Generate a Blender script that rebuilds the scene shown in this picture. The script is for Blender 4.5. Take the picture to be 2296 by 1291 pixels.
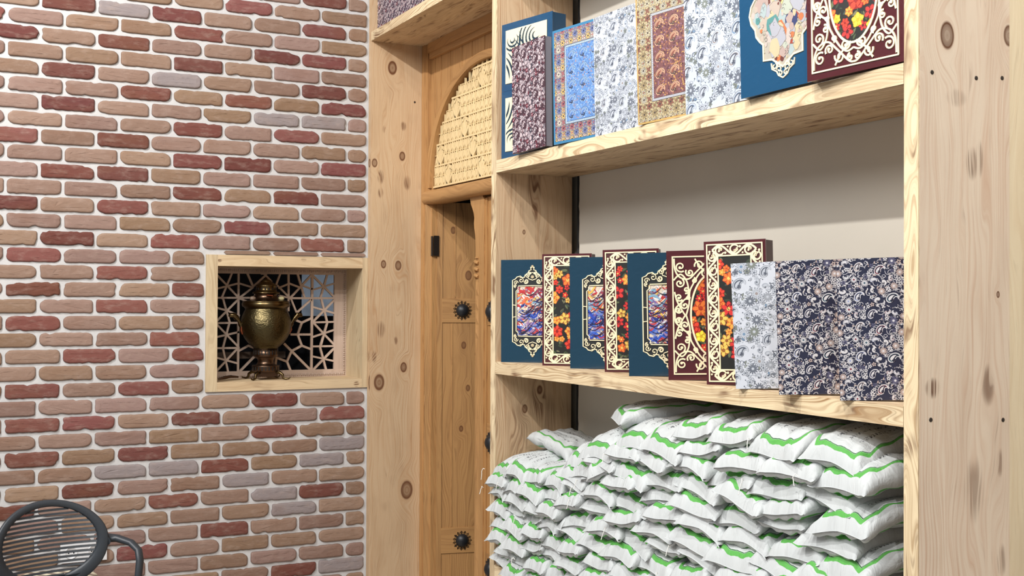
import bpy, bmesh, math, random
from math import sin, cos, pi, radians, sqrt, atan2, hypot
from mathutils import Vector, Matrix, noise as mnoise

for o in list(bpy.data.objects): bpy.data.objects.remove(o)
SC = bpy.context.scene
COL = SC.collection

# ------------------------------------------------------------------ camera, world, lamps, exposure
CAM_F, CAM_YAW, CAM_PITCH, CAM_ROLL = 2626.72, 0.4676, 0.0111, 0.0046
CAM_P = Vector((4.8865, -1.7554, 1.5474))
fw = Vector((-cos(CAM_YAW)*cos(CAM_PITCH), sin(CAM_YAW)*cos(CAM_PITCH), sin(CAM_PITCH)))
rt = fw.cross(Vector((0, 0, 1))).normalized()
up = rt.cross(fw)
rt2 = cos(CAM_ROLL)*rt + sin(CAM_ROLL)*up
up2 = -sin(CAM_ROLL)*rt + cos(CAM_ROLL)*up
cd = bpy.data.cameras.new('camera'); cam = bpy.data.objects.new('camera', cd); COL.objects.link(cam)
cd.sensor_fit = 'HORIZONTAL'; cd.sensor_width = 36; cd.lens = CAM_F/2296*36; cd.clip_start = 0.02
M = Matrix((rt2, up2, -fw)).transposed().to_4x4(); M.translation = CAM_P
cam.matrix_world = M
SC.camera = cam
SC.view_settings.view_transform = 'Standard'; SC.view_settings.look = 'None'
SC.view_settings.exposure = 0.0; SC.view_settings.gamma = 1.0
try: SC.view_settings.use_curve_mapping = False
except Exception: pass

W = bpy.data.worlds.new('room_light'); SC.world = W; W.use_nodes = True
bg = W.node_tree.nodes['Background']; bg.inputs[0].default_value = (0.94, 0.97, 1.0, 1); bg.inputs[1].default_value = 0.35

def lamp(name, loc, tgt, power, size, color=(1, 0.985, 0.955), kind='SPOT', angle=110, blend=0.6):
    ld = bpy.data.lights.new(name, kind); lo = bpy.data.objects.new(name, ld); COL.objects.link(lo)
    lo.location = loc; ld.energy = power; ld.color = color
    if kind == 'AREA': ld.shape = 'DISK'; ld.size = size
    else: ld.shadow_soft_size = size
    if kind == 'SPOT': ld.spot_size = radians(angle); ld.spot_blend = blend
    d = Vector(tgt)-Vector(loc); lo.rotation_euler = d.to_track_quat('-Z', 'Y').to_euler()
    return lo
lamp('ceiling_spot_door', (1.6, -2.4, 3.9), (0.7, 0.1, 1.6), 250, 0.03)
lamp('ceiling_spot_shelf', (3.3, -1.25, 3.9), (2.6, 0.1, 1.4), 125, 0.03)
lamp('ceiling_spot_corner', (4.3, -2.4, 3.9), (2.2, 0.1, 1.2), 215, 0.04)
lamp('fill_spot_right', (5.2, -1.6, 3.9), (3.2, 0.1, 1.4), 115, 0.05)  # unseen fill spot, added to brighten the right side panel
lamp('soft_fill_disk', (3.0, -3.6, 3.9), (0.2, -0.8, 1.1), 100, 1.4, (1, 0.98, 0.96), 'AREA')  # unseen broad disk added as soft fill on the brick wall

# ------------------------------------------------------------------ small helpers
def lin(c):
    return tuple(((v/255)/12.92 if v/255 <= 0.04045 else ((v/255+0.055)/1.055)**2.4) for v in c[:3])
def lin4(c): return lin(c)+(1.0,)

class NT:
    def __init__(s, name):
        s.m = bpy.data.materials.new(name); s.m.use_nodes = True; s.t = s.m.node_tree
        s.t.nodes.clear(); s.out = s.t.nodes.new('ShaderNodeOutputMaterial'); s.b = s.t.nodes.new('ShaderNodeBsdfPrincipled')
        s.t.links.new(s.b.outputs[0], s.out.inputs[0])
    def n(s, typ, **kw):
        x = s.t.nodes.new(typ)
        for k, v in kw.items(): setattr(x, k, v)
        return x
    def set(s, sock, v):
        if isinstance(v, bpy.types.NodeSocket): s.t.links.new(v, sock)
        else: sock.default_value = v
    def math(s, op, a, b=0.0, c=None, clamp=False):
        x = s.n('ShaderNodeMath', operation=op, use_clamp=clamp); s.set(x.inputs[0], a); s.set(x.inputs[1], b)
        if c is not None: s.set(x.inputs[2], c)
        return x.outputs[0]
    def mix(s, f, a, b, mode='MIX'):
        x = s.n('ShaderNodeMix', data_type='RGBA', blend_type=mode); s.set(x.inputs[0], f)
        s.set(x.inputs[6], a if isinstance(a, bpy.types.NodeSocket) else tuple(a)); s.set(x.inputs[7], b if isinstance(b, bpy.types.NodeSocket) else tuple(b)); return x.outputs[2]
    def ramp(s, f, lo, hi):
        x = s.n('ShaderNodeMapRange', interpolation_type='SMOOTHSTEP'); s.set(x.inputs[0], f); x.inputs[1].default_value = lo; x.inputs[2].default_value = hi
        return x.outputs[0]
    def comb(s, x, y, z=0.0):
        c = s.n('ShaderNodeCombineXYZ'); s.set(c.inputs[0], x); s.set(c.inputs[1], y); s.set(c.inputs[2], z); return c.outputs[0]
    def noise(s, vec, scale=5, detail=2, rough=0.5, dist=0.0):
        x = s.n('ShaderNodeTexNoise'); s.set(x.inputs['Vector'], vec); x.inputs['Scale'].default_value = scale
        x.inputs['Detail'].default_value = detail; x.inputs['Roughness'].default_value = rough; x.inputs['Distortion'].default_value = dist
        return x.outputs[0]
    def bump(s, h, strength=0.3, dist=0.002):
        x = s.n('ShaderNodeBump'); s.set(x.inputs['Height'], h); x.inputs['Strength'].default_value = strength; x.inputs['Distance'].default_value = dist
        s.t.links.new(x.outputs[0], s.b.inputs['Normal'])
    def base(s, v): s.set(s.b.inputs['Base Color'], v)
    def p(s, **kw):
        for k, v in kw.items(): s.b.inputs[k.replace('_', ' ')].default_value = v
        return s

def plain(name, col, rough=0.6, metal=0.0, bump=0.0, scale=200, **kw):
    t = NT(name); t.p(Roughness=rough, Metallic=metal, **kw)
    tc = t.n('ShaderNodeTexCoord').outputs['Object']
    nz = t.noise(tc, scale*0.3, 3)
    c = lin4(col)
    t.base(t.mix(t.math('MULTIPLY', nz, 0.35), c, tuple(v*0.72 for v in c[:3])+(1,)))
    if bump: t.bump(t.noise(tc, scale, 3), bump, 0.001)
    return t.m

def wood(name, light, dark, grain=0.5, knots=(), burns=(), burn=0.3, seed=0.0, freq=75, rough=0.62, blotch=0.25, wav=1.0, bs=(16, 7, 0.53, 0.70)):
    """pine board; UV map 'grain' = (across, along) in metres"""
    t = NT(name); t.p(Roughness=rough)
    uv = t.n('ShaderNodeUVMap', uv_map='grain').outputs[0]
    sp = t.n('ShaderNodeSeparateXYZ'); t.t.links.new(uv, sp.inputs[0]); u, v = sp.outputs[0], sp.outputs[1]
    us = t.math('ADD', u, seed*1.37); vs = t.math('ADD', v, seed*0.71)
    warp = t.noise(t.comb(t.math('MULTIPLY', us, 9), t.math('MULTIPLY', vs, 1.6)), 1, 2, 0.5)
    uu = t.math('ADD', us, t.math('MULTIPLY', t.math('SUBTRACT', warp, 0.5), 0.16*wav))
    km = None; burnsum = None
    for (ku, kv, kr) in knots:
        du = t.math('SUBTRACT', u, ku); dv = t.math('SUBTRACT', v, kv)
        d = t.math('SQRT', t.math('ADD', t.math('MULTIPLY', du, du), t.math('MULTIPLY', t.math('MULTIPLY', dv, dv), 0.45)))
        g = t.math('SUBTRACT', 1.0, t.ramp(d, kr*0.7, kr*3.6))
        # grain swells around the knot
        ring = t.math('ADD', ku+seed*1.37, t.math('MULTIPLY', d, 1.15))
        uu = t.math('ADD', t.math('MULTIPLY', uu, t.math('SUBTRACT', 1.0, g)), t.math('MULTIPLY', ring, g))
        k = t.math('SUBTRACT', 1.0, t.ramp(d, kr*0.80, kr*1.05))
        ringm = t.math('MULTIPLY', k, t.ramp(d, kr*0.35, kr*0.90))
        k = t.math('ADD', t.math('MULTIPLY', k, 0.72), t.math('MULTIPLY', ringm, 0.45))
        km = k if km is None else t.math('MAXIMUM', km, k)
    g1 = t.noise(t.comb(t.math('MULTIPLY', uu, freq*2.2), t.math('MULTIPLY', vs, 2.2)), 1, 3, 0.6)
    rings = t.math('MULTIPLY_ADD', t.math('SINE', t.math('MULTIPLY', uu, freq*10.0)), 0.5, 0.5)
    rings = t.math('POWER', rings, 3.0)
    area = t.ramp(t.noise(t.comb(t.math('MULTIPLY', us, 7), t.math('MULTIPLY', vs, 1.1), 3.3), 1, 1), 0.42, 0.62)
    gr = t.math('ADD', t.math('MULTIPLY', t.ramp(g1, 0.42, 0.75), 0.65), t.math('MULTIPLY', t.math('MULTIPLY', rings, area), 0.45), clamp=True)
    bl = t.noise(t.comb(t.math('MULTIPLY', us, 14), t.math('MULTIPLY', vs, 3.0), 7.7), 1, 3)
    fl = t.ramp(t.noise(t.comb(t.math('MULTIPLY', uu, freq*5), t.math('MULTIPLY', vs, 7), 9.9), 1, 2, 0.5), 0.62, 0.76)
    c = t.mix(t.math('MULTIPLY', gr, min(1, grain*1.25)), lin4(light), lin4(dark))
    c = t.mix(t.math('MULTIPLY', fl, 0.35), c, lin4([x*0.72 for x in dark]))
    c = t.mix(t.math('MULTIPLY', t.ramp(bl, 0.45, 0.8), blotch), c, lin4([x*0.82 for x in dark]))
    if burn:
        bm = t.ramp(t.noise(t.comb(t.math('MULTIPLY', us, bs[0]), t.math('MULTIPLY', vs, bs[1]), 1.9), 1, 2, 0.6), bs[2], bs[3])
        st = t.ramp(t.noise(t.comb(t.math('MULTIPLY', uu, 170), t.math('MULTIPLY', vs, 5), 5.1), 1, 2), 0.40, 0.62)
        burnsum = t.math('MULTIPLY', t.math('MULTIPLY', bm, st), burn)
    for (bu, bv, ru, rv, a) in burns:
        du = t.math('DIVIDE', t.math('SUBTRACT', u, bu), ru); dv = t.math('DIVIDE', t.math('SUBTRACT', v, bv), rv)
        d = t.math('ADD', t.math('MULTIPLY', du, du), t.math('MULTIPLY', dv, dv))
        st = t.ramp(t.noise(t.comb(t.math('MULTIPLY', uu, 210), t.math('MULTIPLY', vs, 5), 8.1), 1, 1), 0.42, 0.58)
        m_ = t.math('MULTIPLY', t.math('MULTIPLY', t.math('SUBTRACT', 1.0, t.ramp(d, 0.1, 1.2)), t.math('MULTIPLY_ADD', st, 0.80, 0.12)), a)
        burnsum = m_ if burnsum is None else t.math('MAXIMUM', burnsum, m_)
    if burnsum is not None: c = t.mix(burnsum, c, lin4((98, 58, 30)))
    if km is not None:
        kn = t.math('MULTIPLY', km, t.math('MULTIPLY_ADD', g1, 0.6, 0.55), clamp=True)
        c = t.mix(kn, c, lin4((98, 58, 30)))
    t.base(c); t.bump(t.math('ADD', gr, t.math('MULTIPLY', g1, 0.3)), 0.25, 0.0012)
    return t.m

# ------------------------------------------------------------------ mesh builder
class MB:
    def __init__(s): s.v = []; s.f = []; s.uv = []; s.col = []; s.mi = []; s.sm = []
    def face(s, pts, uvs=None, col=None, mi=0, smooth=False):
        b = len(s.v); s.v += [tuple(p) for p in pts]; s.f.append(tuple(range(b, b+len(pts)))); s.uv.append(uvs or [(0, 0)]*len(pts)); s.col.append(col or (1, 1, 1)); s.mi.append(mi); s.sm.append(smooth)
    def grid(s, P, uvf=None, col=None, mi=0, closeu=False, closev=False, smooth=True, flip=False):
        """P[i][j] points -> shared-vertex grid"""
        nu, nv = len(P), len(P[0]); b = len(s.v)
        for r_ in P: s.v += [tuple(p) for p in r_]
        for i in range(nu if closeu else nu-1):
            for j in range(nv if closev else nv-1):
                i2, j2 = (i+1) % nu, (j+1) % nv
                q = [b+i*nv+j, b+i2*nv+j, b+i2*nv+j2, b+i*nv+j2]
                uvq = [(i, j), (i+1, j), (i+1, j+1), (i, j+1)]
                if flip: q.reverse(); uvq.reverse()
                s.f.append(tuple(q)); s.uv.append([uvf(a, c) for a, c in uvq] if uvf else [(0, 0)]*4)
                s.col.append(col(i, j) if callable(col) else (col or (1, 1, 1))); s.mi.append(mi); s.sm.append(smooth)
    def box(s, lo, hi, along='z', col=None, mi=0, uo=(0, 0)):
        """axis aligned box with 'grain' UVs running along an axis"""
        x0, y0, z0 = lo; x1, y1, z1 = hi
        F = [([(x1,y0,z0),(x1,y1,z0),(x1,y1,z1),(x1,y0,z1)],0),([(x0,y1,z0),(x0,y0,z0),(x0,y0,z1),(x0,y1,z1)],0),
             ([(x0,y0,z0),(x1,y0,z0),(x1,y0,z1),(x0,y0,z1)],1),([(x1,y1,z0),(x0,y1,z0),(x0,y1,z1),(x1,y1,z1)],1),
             ([(x0,y0,z1),(x1,y0,z1),(x1,y1,z1),(x0,y1,z1)],2),([(x0,y1,z0),(x1,y1,z0),(x1,y0,z0),(x0,y0,z0)],2)]
        a = 'xyz'.index(along)
        for pts, n in F:
            oth = [k for k in range(3) if k != a]
            if n != a: acr = [k for k in oth if k != n][0]; al = a; sh = 0
            else: acr, al = oth; sh = 0
            s.face(pts, [(p[acr]+uo[0]+sh, p[al]+uo[1]) for p in pts], col, mi)
    def tube(s, pts, r, n=8, col=None, mi=0, caps=True, flat=1.0):
        """tube through points; r number or list"""
        P = []; pts = [Vector(p) for p in pts]; prev = None
        for i, p in enumerate(pts):
            d = (pts[min(i+1, len(pts)-1)]-pts[max(i-1, 0)]).normalized()
            if prev is None: a = Vector((0, 0, 1)) if abs(d.z) < 0.9 else Vector((1, 0, 0)); x = d.cross(a).normalized()
            else: x = (prev-d*prev.dot(d)).normalized()
            y = d.cross(x); prev = x; rr = r[i] if isinstance(r, (list, tuple)) else r
            P.append([p+x*cos(2*pi*k/n)*rr+y*sin(2*pi*k/n)*rr*flat for k in range(n)])
        L = [0]
        for i in range(1, len(pts)): L.append(L[-1]+(pts[i]-pts[i-1]).length)
        s.grid(P, lambda a, c: (c*0.01, L[min(a, len(L)-1)]), col, mi, closev=True)
        if caps: s.face(list(reversed(P[0])), None, col, mi); s.face(P[-1], None, col, mi)
    def lathe(s, prof, c=(0, 0, 0), n=32, col=None, mi=0, axis='z'):
        P = []
        for (r, z) in prof:
            ring = []
            for k in range(n):
                a = 2*pi*k/n; q = (r*cos(a), r*sin(a), z) if axis == 'z' else ((r*cos(a), -z, r*sin(a)) if axis == 'y' else (z, r*cos(a), r*sin(a)))
                ring.append((c[0]+q[0], c[1]+q[1], c[2]+q[2]))
            P.append(ring)
        s.grid(P, lambda a, d: (d/n, a/len(prof)), col, mi, closev=True, flip=(axis == 'z'))
    def prism(s, poly, T, f, b, col=None, mi=0, back=False):
        """poly: 2D points; T maps (u,v,w)->3D; f,b: w of front/back"""
        F = [T(u, v, f) for u, v in poly]; B = [T(u, v, b) for u, v in poly]; n = len(poly)
        s.face(F, list(poly), col, mi)
        if back: s.face(B[::-1], list(poly)[::-1], col, mi)
        for i in range(n):
            j = (i+1) % n; s.face([F[i], B[i], B[j], F[j]], [poly[i], poly[i], poly[j], poly[j]], col, mi)
    def build(s, name, mats, parent=None, loc=(0, 0, 0), weld=False):
        me = bpy.data.meshes.new(name); me.from_pydata(s.v, [], s.f)
        mats = mats if isinstance(mats, (list, tuple)) else [mats]
        for m in mats: me.materials.append(m)
        uvl = me.uv_layers.new(name='grain'); fl = []
        for q in s.uv:
            for a in q: fl += [a[0], a[1]]
        uvl.data.foreach_set('uv', fl)
        ca = me.color_attributes.new('Col', 'FLOAT_COLOR', 'CORNER'); fl = []
        for f, c in zip(s.f, s.col): fl += [c[0], c[1], c[2], 1.0]*len(f)
        ca.data.foreach_set('color', fl)
        me.polygons.foreach_set('material_index', s.mi); me.polygons.foreach_set('use_smooth', s.sm)
        me.update()
        if weld:
            bm = bmesh.new(); bm.from_mesh(me); bmesh.ops.remove_doubles(bm, verts=bm.verts, dist=1e-5); bm.to_mesh(me); bm.free()
        o = bpy.data.objects.new(name, me); COL.objects.link(o); o.location = loc
        if parent is not None: o.parent = parent
        return o

def tag(o, label=None, cat=None, group=None, kind=None):
    if label: o['label'] = label
    if cat: o['category'] = cat
    if group: o['group'] = group
    if kind: o['kind'] = kind
    return o
def empty(name, loc, rot=(0, 0, 0), **kw):
    o = bpy.data.objects.new(name, None); COL.objects.link(o); o.location = loc; o.rotation_euler = rot; o.empty_display_size = 0.1
    return tag(o, **kw)
def bevel(o, w=0.002, seg=2):
    md = o.modifiers.new('bevel', 'BEVEL'); md.width = w; md.segments = seg; md.limit_method = 'ANGLE'; md.angle_limit = radians(40); return o

def colmat(name, rough=0.5, coat=0.0, bump=0.0, scale=300, var=0.15, spec=0.5):
    t = NT(name); t.p(Roughness=rough)
    t.b.inputs['Coat Weight'].default_value = coat; t.b.inputs['Coat Roughness'].default_value = 0.12; t.b.inputs['Specular IOR Level'].default_value = spec
    a = t.n('ShaderNodeAttribute', attribute_name='Col'); tc = t.n('ShaderNodeTexCoord').outputs['Object']
    nz = t.noise(tc, 60, 4)
    c = t.mix(t.math('MULTIPLY', nz, var), a.outputs['Color'], (0, 0, 0, 1))
    t.base(c)
    if bump: t.bump(t.noise(tc, scale, 3), bump, 0.001)
    return t.m

# ------------------------------------------------------------------ setting: floor and walls
rnd = random.Random(7)
FLOOR = NT('floor_stone'); tc = FLOOR.n('ShaderNodeTexCoord').outputs['Object']
FLOOR.base(FLOOR.mix(FLOOR.noise(tc, 3, 5), lin4((196, 188, 178)), lin4((160, 150, 140)))); FLOOR.p(Roughness=0.4)
mb = MB(); mb.box((-0.5, -4.5, -0.05), (6.5, 1.4, 0.0), 'x'); tag(mb.build('floor', FLOOR.m), kind='structure')

# brick wall: plane x = 0, mortar slab slightly behind, each brick slip with its own worn outline
P_ROW = 0.0661; Z_ROW0 = 2.6435
# survey station used to turn measured sight lines into world positions (fixed numbers, not the camera)
SV_P = Vector((4.8865, -1.7554, 1.5474)); SV_R = Vector((0.45081, 0.89261, 0.00460)); SV_U = Vector((0.00780, -0.00909, 0.99993)); SV_F = Vector((-0.89259, 0.45074, 0.01110)); SV_K = 2626.72
def sight(x, y): return SV_F+SV_R*((x-1148)/SV_K)+SV_U*((645.5-y)/SV_K)
def px_on_wall(x, y, X=0.0):
    d = sight(x, y); return SV_P+d*((X-SV_P.x)/d.x)
RED = [(145,8),(383,28),(5,25),(40,66),(273,88),(455,75),(455,146),(153,150),(338,205),(164,225),(566,18),(720,8),(721,72),(618,127),(727,139),(724,208),(567,225),(776,247),(461,286),(274,309),(43,295),(678,307),(460,359),(568,367),(777,383),(152,378),(277,386),(465,433),(677,442),(45,450),(282,459),(572,507),(162,529),(407,540),(733,550),(13,563),(278,609),(87,643),(423,649),(279,685),(87,720),(394,757),(217,795),(425,794),(334,868),(88,873),(8,950),(214,945),(452,938),(88,1025),(335,1012),(210,1094),(397,1120),(618,897),(775,925),(622,968),(507,1041),(728,1099),(515,1185),(662,1277),(344,1236),(5,1138)]
GREY = [(268,15),(390,173),(776,993),(723,1029),(390,1048),(565,1074),(620,1107),(770,1268),(670,1140),(275,1053),(620,262),(740,275)]
def cell(x, y):
    p = px_on_wall(x, y); r = round((Z_ROW0-p.z)/P_ROW)
    k = int(((-0.0109 if r % 2 == 0 else -0.098)-p.y)//0.2082)
    return r, (k if r % 2 == 0 else k+1)
REDS = {cell(*p) for p in RED}; GREYS = {cell(*p) for p in GREY}
NY0, NY1, NZ0, NZ1 = -0.7034, 0.004, 1.1656, 1.7344       # niche opening
wall = MB()
mort = lin((206, 204, 203))
def slab(y0, y1, z0, z1):
    nz_, ny_ = max(2, int((z1-z0)/0.03)), max(2, int((y1-y0)/0.03))
    wall.grid([[(-0.006+0.0022*mnoise.noise(Vector((y0+(y1-y0)*j/ny_, (z0+(z1-z0)*i/nz_), 0))*14), y0+(y1-y0)*j/ny_, z0+(z1-z0)*i/nz_) for j in range(ny_+1)] for i in range(nz_+1)], None, mort, 0, flip=True)
slab(-2.6, NY0, 0, 3.7); slab(NY0, 0.004, 0, NZ0); slab(NY0, 0.004, NZ1, 3.7)
wall.box((-0.12, -2.6, 0), (-0.02, NY0, 3.7), 'z', mort); wall.box((-0.12, NY0, 0), (-0.02, 0.0, NZ0), 'z', mort); wall.box((-0.12, NY0, NZ1), (-0.02, 0.0, 3.7), 'z', mort)
def brick(ya, yb, zc, seed, col, rough):
    h = 0.0552*(1+rnd.uniform(-0.05, 0.04)); zc += rnd.uniform(-0.0015, 0.0015)
    L = yb-ya; cr = [min(rnd.choice([0.010, 0.016, 0.024, 0.032]), L*0.35) for _ in range(4)]
    pts = []
    corners = [(ya, -h/2, cr[0], pi), (yb, -h/2, cr[1], 1.5*pi), (yb, h/2, cr[2], 0), (ya, h/2, cr[3], 0.5*pi)]
    for (cy, cz, r_, a0) in corners:
        rz = min(r_*0.8, 0.0235); sy = 1 if cy == ya else -1; sz = 1 if cz < 0 else -1
        oc = (cy+sy*r_, cz+sz*rz)
        for k in range(5):
            a = a0+k*pi/8; pts.append((oc[0]+cos(a)*r_, oc[1]+sin(a)*rz))
    dense = []
    for i in range(len(pts)):
        a, b = pts[i], pts[(i+1) % len(pts)]; d = hypot(b[0]-a[0], b[1]-a[1]); m = max(1, int(d/0.011))
        for k in range(m): dense.append((a[0]+(b[0]-a[0])*k/m, a[1]+(b[1]-a[1])*k/m))
    out = []
    yc = (ya+yb)/2
    for (y, z) in dense:
        n1 = mnoise.noise(Vector((y*70+seed, z*70, seed*3.1)))*0.0016*rough + max(0, mnoise.noise(Vector((y*28+seed*5, z*30, seed)))-0.25)*0.013*rough
        d = Vector((yc-y, -z)); d = Vector((d.x*0.15, d.y)).normalized()
        out.append((y+d.x*n1, z+d.y*n1))
    n = len(out)
    def ring(ins, x, nz_=0.0):
        r = []
        for (y, z) in out:
            sy = (y-yc); ky = max(0.0, 1-ins/max(L/2, 1e-3)); kz = 1-ins/(h/2)
            r.append((x+nz_*mnoise.noise(Vector((y*60, z*60, seed))), yc+sy*ky, zc+z*kz))
        return r
    tilt = rnd.uniform(-0.0012, 0.0012)
    rings = [ring(0, -0.008), ring(0.0002, -0.002+tilt), ring(0.0022, 0.0012+tilt, 0.0012), ring(0.007, 0.0022+tilt, 0.0016), ring(0.017, 0.0024+tilt, 0.0020)]
    dc = tuple(v*0.62 for v in col); wall.grid(rings, None, lambda i_, j_: dc if i_ == 0 else (tuple(v*0.86 for v in col) if i_ == 1 else col), 1, closev=True, flip=True)  # brick edges darkened: dust plus recess shade put into the colour
    wall.face([rings[-1][i] for i in range(n)], None, col, 1)
for r in range(-16, 41):
    zc = Z_ROW0-r*P_ROW
    if zc < 0.03: continue
    edges = [-0.0045]
    if r % 2 == 0: edges += [-0.0109-0.2082*k for k in range(1, 13)]
    else: edges += [-0.098-0.2082*k for k in range(0, 13)]
    for i in range(len(edges)-1):
        yb, ya = edges[i], edges[i+1]; jit = rnd.uniform(-0.004, 0.004)
        key = (r, i)
        yb -= 0.0055+abs(jit)*0.4 if i else 0.006; ya += 0.0055
        if key in REDS: q_ = rnd.uniform(-16, 12); c = (117+q_, 72+q_*0.8+rnd.uniform(-3, 3), 65+q_*0.8+rnd.uniform(-3, 3)); rg = 1.5
        elif key in GREYS: c = (142, 131, 130); rg = 1.2
        else:
            b = rnd.uniform(-10, 9); c = (140+b, 114+b*1.0, 98+b*1.05+rnd.uniform(-6, 8)); rg = rnd.choice([0.5, 0.8, 1.3])
            if rnd.random() < 0.04 and (zc > 2.9 or ya < -1.5): c = (132, 76, 68)
        col = lin(c)
        segs = [(ya, yb)]
        zt, zb = zc+0.028, zc-0.028
        if zb < NZ1+0.004 and zt > NZ0-0.004 and yb > NY0:
            if zb > NZ1-0.05 or zt < NZ0+0.026:       # thin cut course next to the niche frame
                lo_, hi_ = (NZ1+0.003, NZ1+0.0185) if zb > NZ1-0.05 else (zb, NZ0-0.004)
                if hi_-lo_ > 0.008 and ya > NY0-0.02:
                    hh = hi_-lo_; T = lambda u, v, w: (w, u, v)
                    q = 0.008; wall.prism([(ya+q, lo_), (yb-q, lo_+0.002), (yb, lo_+hh*0.6), (yb-q, hi_), (ya+q, hi_-0.001), (ya, lo_+hh*0.5)], T, 0.002, -0.008, col, 1)
                    segs = []
                elif ya <= NY0-0.02: segs = [(ya, yb)] if (zb > NZ1 or zt < NZ0) else [(ya, NY0-0.008)]
            else: segs = [(ya, min(yb, NY0-0.008))] if ya < NY0-0.03 else []
        for a, b_ in segs:
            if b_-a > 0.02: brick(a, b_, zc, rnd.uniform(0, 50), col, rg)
mortm = colmat('mortar', 0.9, 0, 0.6, 120, 0.16, 0.2)
bt = NT('brick_clay'); bt.p(Roughness=0.85); bt.b.inputs['Specular IOR Level'].default_value = 0.25
a_ = bt.n('ShaderNodeAttribute', attribute_name='Col'); tc = bt.n('ShaderNodeTexCoord').outputs['Object']
mp = bt.n('ShaderNodeMapping'); bt.t.links.new(tc, mp.inputs[0]); mp.inputs['Scale'].default_value = (1, 0.5, 1.2)
n1 = bt.noise(mp.outputs[0], 38, 5, 0.65); n2 = bt.noise(mp.outputs[0], 9, 3); n3 = bt.noise(tc, 140, 4, 0.7)
c = bt.mix(bt.math('MULTIPLY', bt.ramp(n1, 0.45, 0.78), 0.30), a_.outputs['Color'], lin4((178, 158, 146)))
c = bt.mix(bt.math('MULTIPLY', bt.ramp(n2, 0.48, 0.72), 0.25), c, lin4((120, 82, 58)))
c = bt.mix(bt.math('MULTIPLY', bt.ramp(n3, 0.60, 0.72), 0.30), c, lin4((84, 62, 52)))
bt.base(c); bt.bump(bt.math('ADD', n1, bt.math('MULTIPLY', n3, 0.5)), 0.55, 0.0022)
tag(wall.build('wall_left', [mortm, bt.m]), kind='structure')

# plaster wall behind the shelving, with its ragged left edge
pl = NT('plaster'); pl.p(Roughness=0.9); tc = pl.n('ShaderNodeTexCoord').outputs['Object']
pl.base(pl.mix(pl.noise(tc, 2.5, 4), lin4((210, 204, 192)), lin4((192, 185, 173)))); pl.bump(pl.noise(tc, 90, 4), 0.15, 0.001)
mb = MB(); zs = [0.0+0.02*i for i in range(186)]
ed = [1.335+0.010*mnoise.noise(Vector((0, 0, z*9)))+0.004*mnoise.noise(Vector((3, 0, z*45))) for z in zs]
mb.grid([[(ed[i]-0.006, 0.312, z), (ed[i], 0.300, z), (ed[i]+0.006, 0.297, z), (6.4, 0.297, z)] for i, z in enumerate(zs)], None, None, 0, flip=True, smooth=False)
mb.box((1.0, 0.33, 0), (6.4, 0.36, 3.72), 'z')
tag(mb.build('wall_back', pl.m), kind='structure')
dk = plain('dark_gap', (46, 44, 44), 0.9)
mb = MB(); mb.box((1.296, 0.314, 0), (1.36, 0.328, 3.7), 'z'); tag(mb.build('gap_shade_1', dk), kind='structure')  # dark strip standing in for the shade inside the crack beside the plaster

# ------------------------------------------------------------------ shelving unit
unit = empty('shelving_unit', (1.6, 0.15, 0.0), label='tall built-in pine shelving unit with scorched grain around the doorway', cat='shelving')
UL = Vector((1.6, 0.15, 0.0))
def upart(name, lo, hi, along, mat, uo=(0, 0), bev=0.0015):
    b = MB(); b.box(lo, hi, along, None, 0, uo)
    # keep grain uv in world metres, geometry in local
    b.v = [(x-UL.x, y-UL.y, z-UL.z) for x, y, z in b.v]
    o = b.build(name, mat, unit); bevel(o, bev); return o
LW, DW = (198, 170, 136), (166, 122, 78)
w_left = wood('pine_left_panel', LW, (170, 124, 80), 0.50, knots=[(0.0971,2.5745,0.022),(0.2039,2.4312,0.004),(0.1458,2.1868,0.015),(0.0164,2.1497,0.014),(0.0606,1.7066,0.013),(0.1298,1.702,0.016),(0.0431,1.188,0.026),(0.1578,1.252,0.016),(0.1759,0.7085,0.030)],
              burns=[(0.15,2.32,0.016,0.022,0.9),(0.045,2.09,0.016,0.035,1.0),(0.045,2.02,0.014,0.025,0.8),(0.17,2.07,0.018,0.035,0.85),(0.06,2.30,0.010,0.018,0.6),(0.05,1.42,0.022,0.04,0.8),(0.02,1.30,0.012,0.03,0.8),(0.12,1.37,0.010,0.02,0.7)], burn=0.15, seed=1.0, freq=55)
w_div = wood('pine_division', (205, 176, 142), (158, 112, 72), 0.55, knots=[(0.1057,1.7859,0.006),(0.112,1.1756,0.011),(0.17,1.24,0.010)],
             burns=[(0.145,1.95,0.030,0.10,0.95),(0.15,1.87,0.02,0.05,0.9),(0.06,1.95,0.02,0.05,0.4),(0.165,1.21,0.035,0.09,0.95),(0.09,1.10,0.05,0.12,0.55),(0.21,1.15,0.03,0.08,0.5),(0.14,1.60,0.05,0.1,0.25)], burn=0.3, seed=2.3, freq=60)
w_right = wood('pine_right_panel', (228, 210, 190), (194, 150, 120), 0.5, knots=[(0.0746,2.0831,0.020),(0.2503,2.1009,0.016),(0.2189,1.5653,0.005)],
               burns=[(0.0362,1.3787,0.022,0.022,1.0),(0.145,1.83,0.020,0.035,0.75),(0.165,1.84,0.012,0.04,0.6),(0.19,1.38,0.02,0.045,0.75),(0.15,1.17,0.03,0.07,0.55),(0.225,1.22,0.012,0.03,0.6),(0.23,1.02,0.015,0.035,0.6),(0.10,1.96,0.03,0.02,0.35)], burn=0.0, seed=4.1, freq=50, blotch=0.2)
w_edge = wood('pine_edges', (224, 204, 168), (146, 108, 66), 0.85, burn=0.8, seed=5.5, freq=85, blotch=0.3, wav=1.6, bs=(14, 8, 0.50, 0.66))
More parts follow.
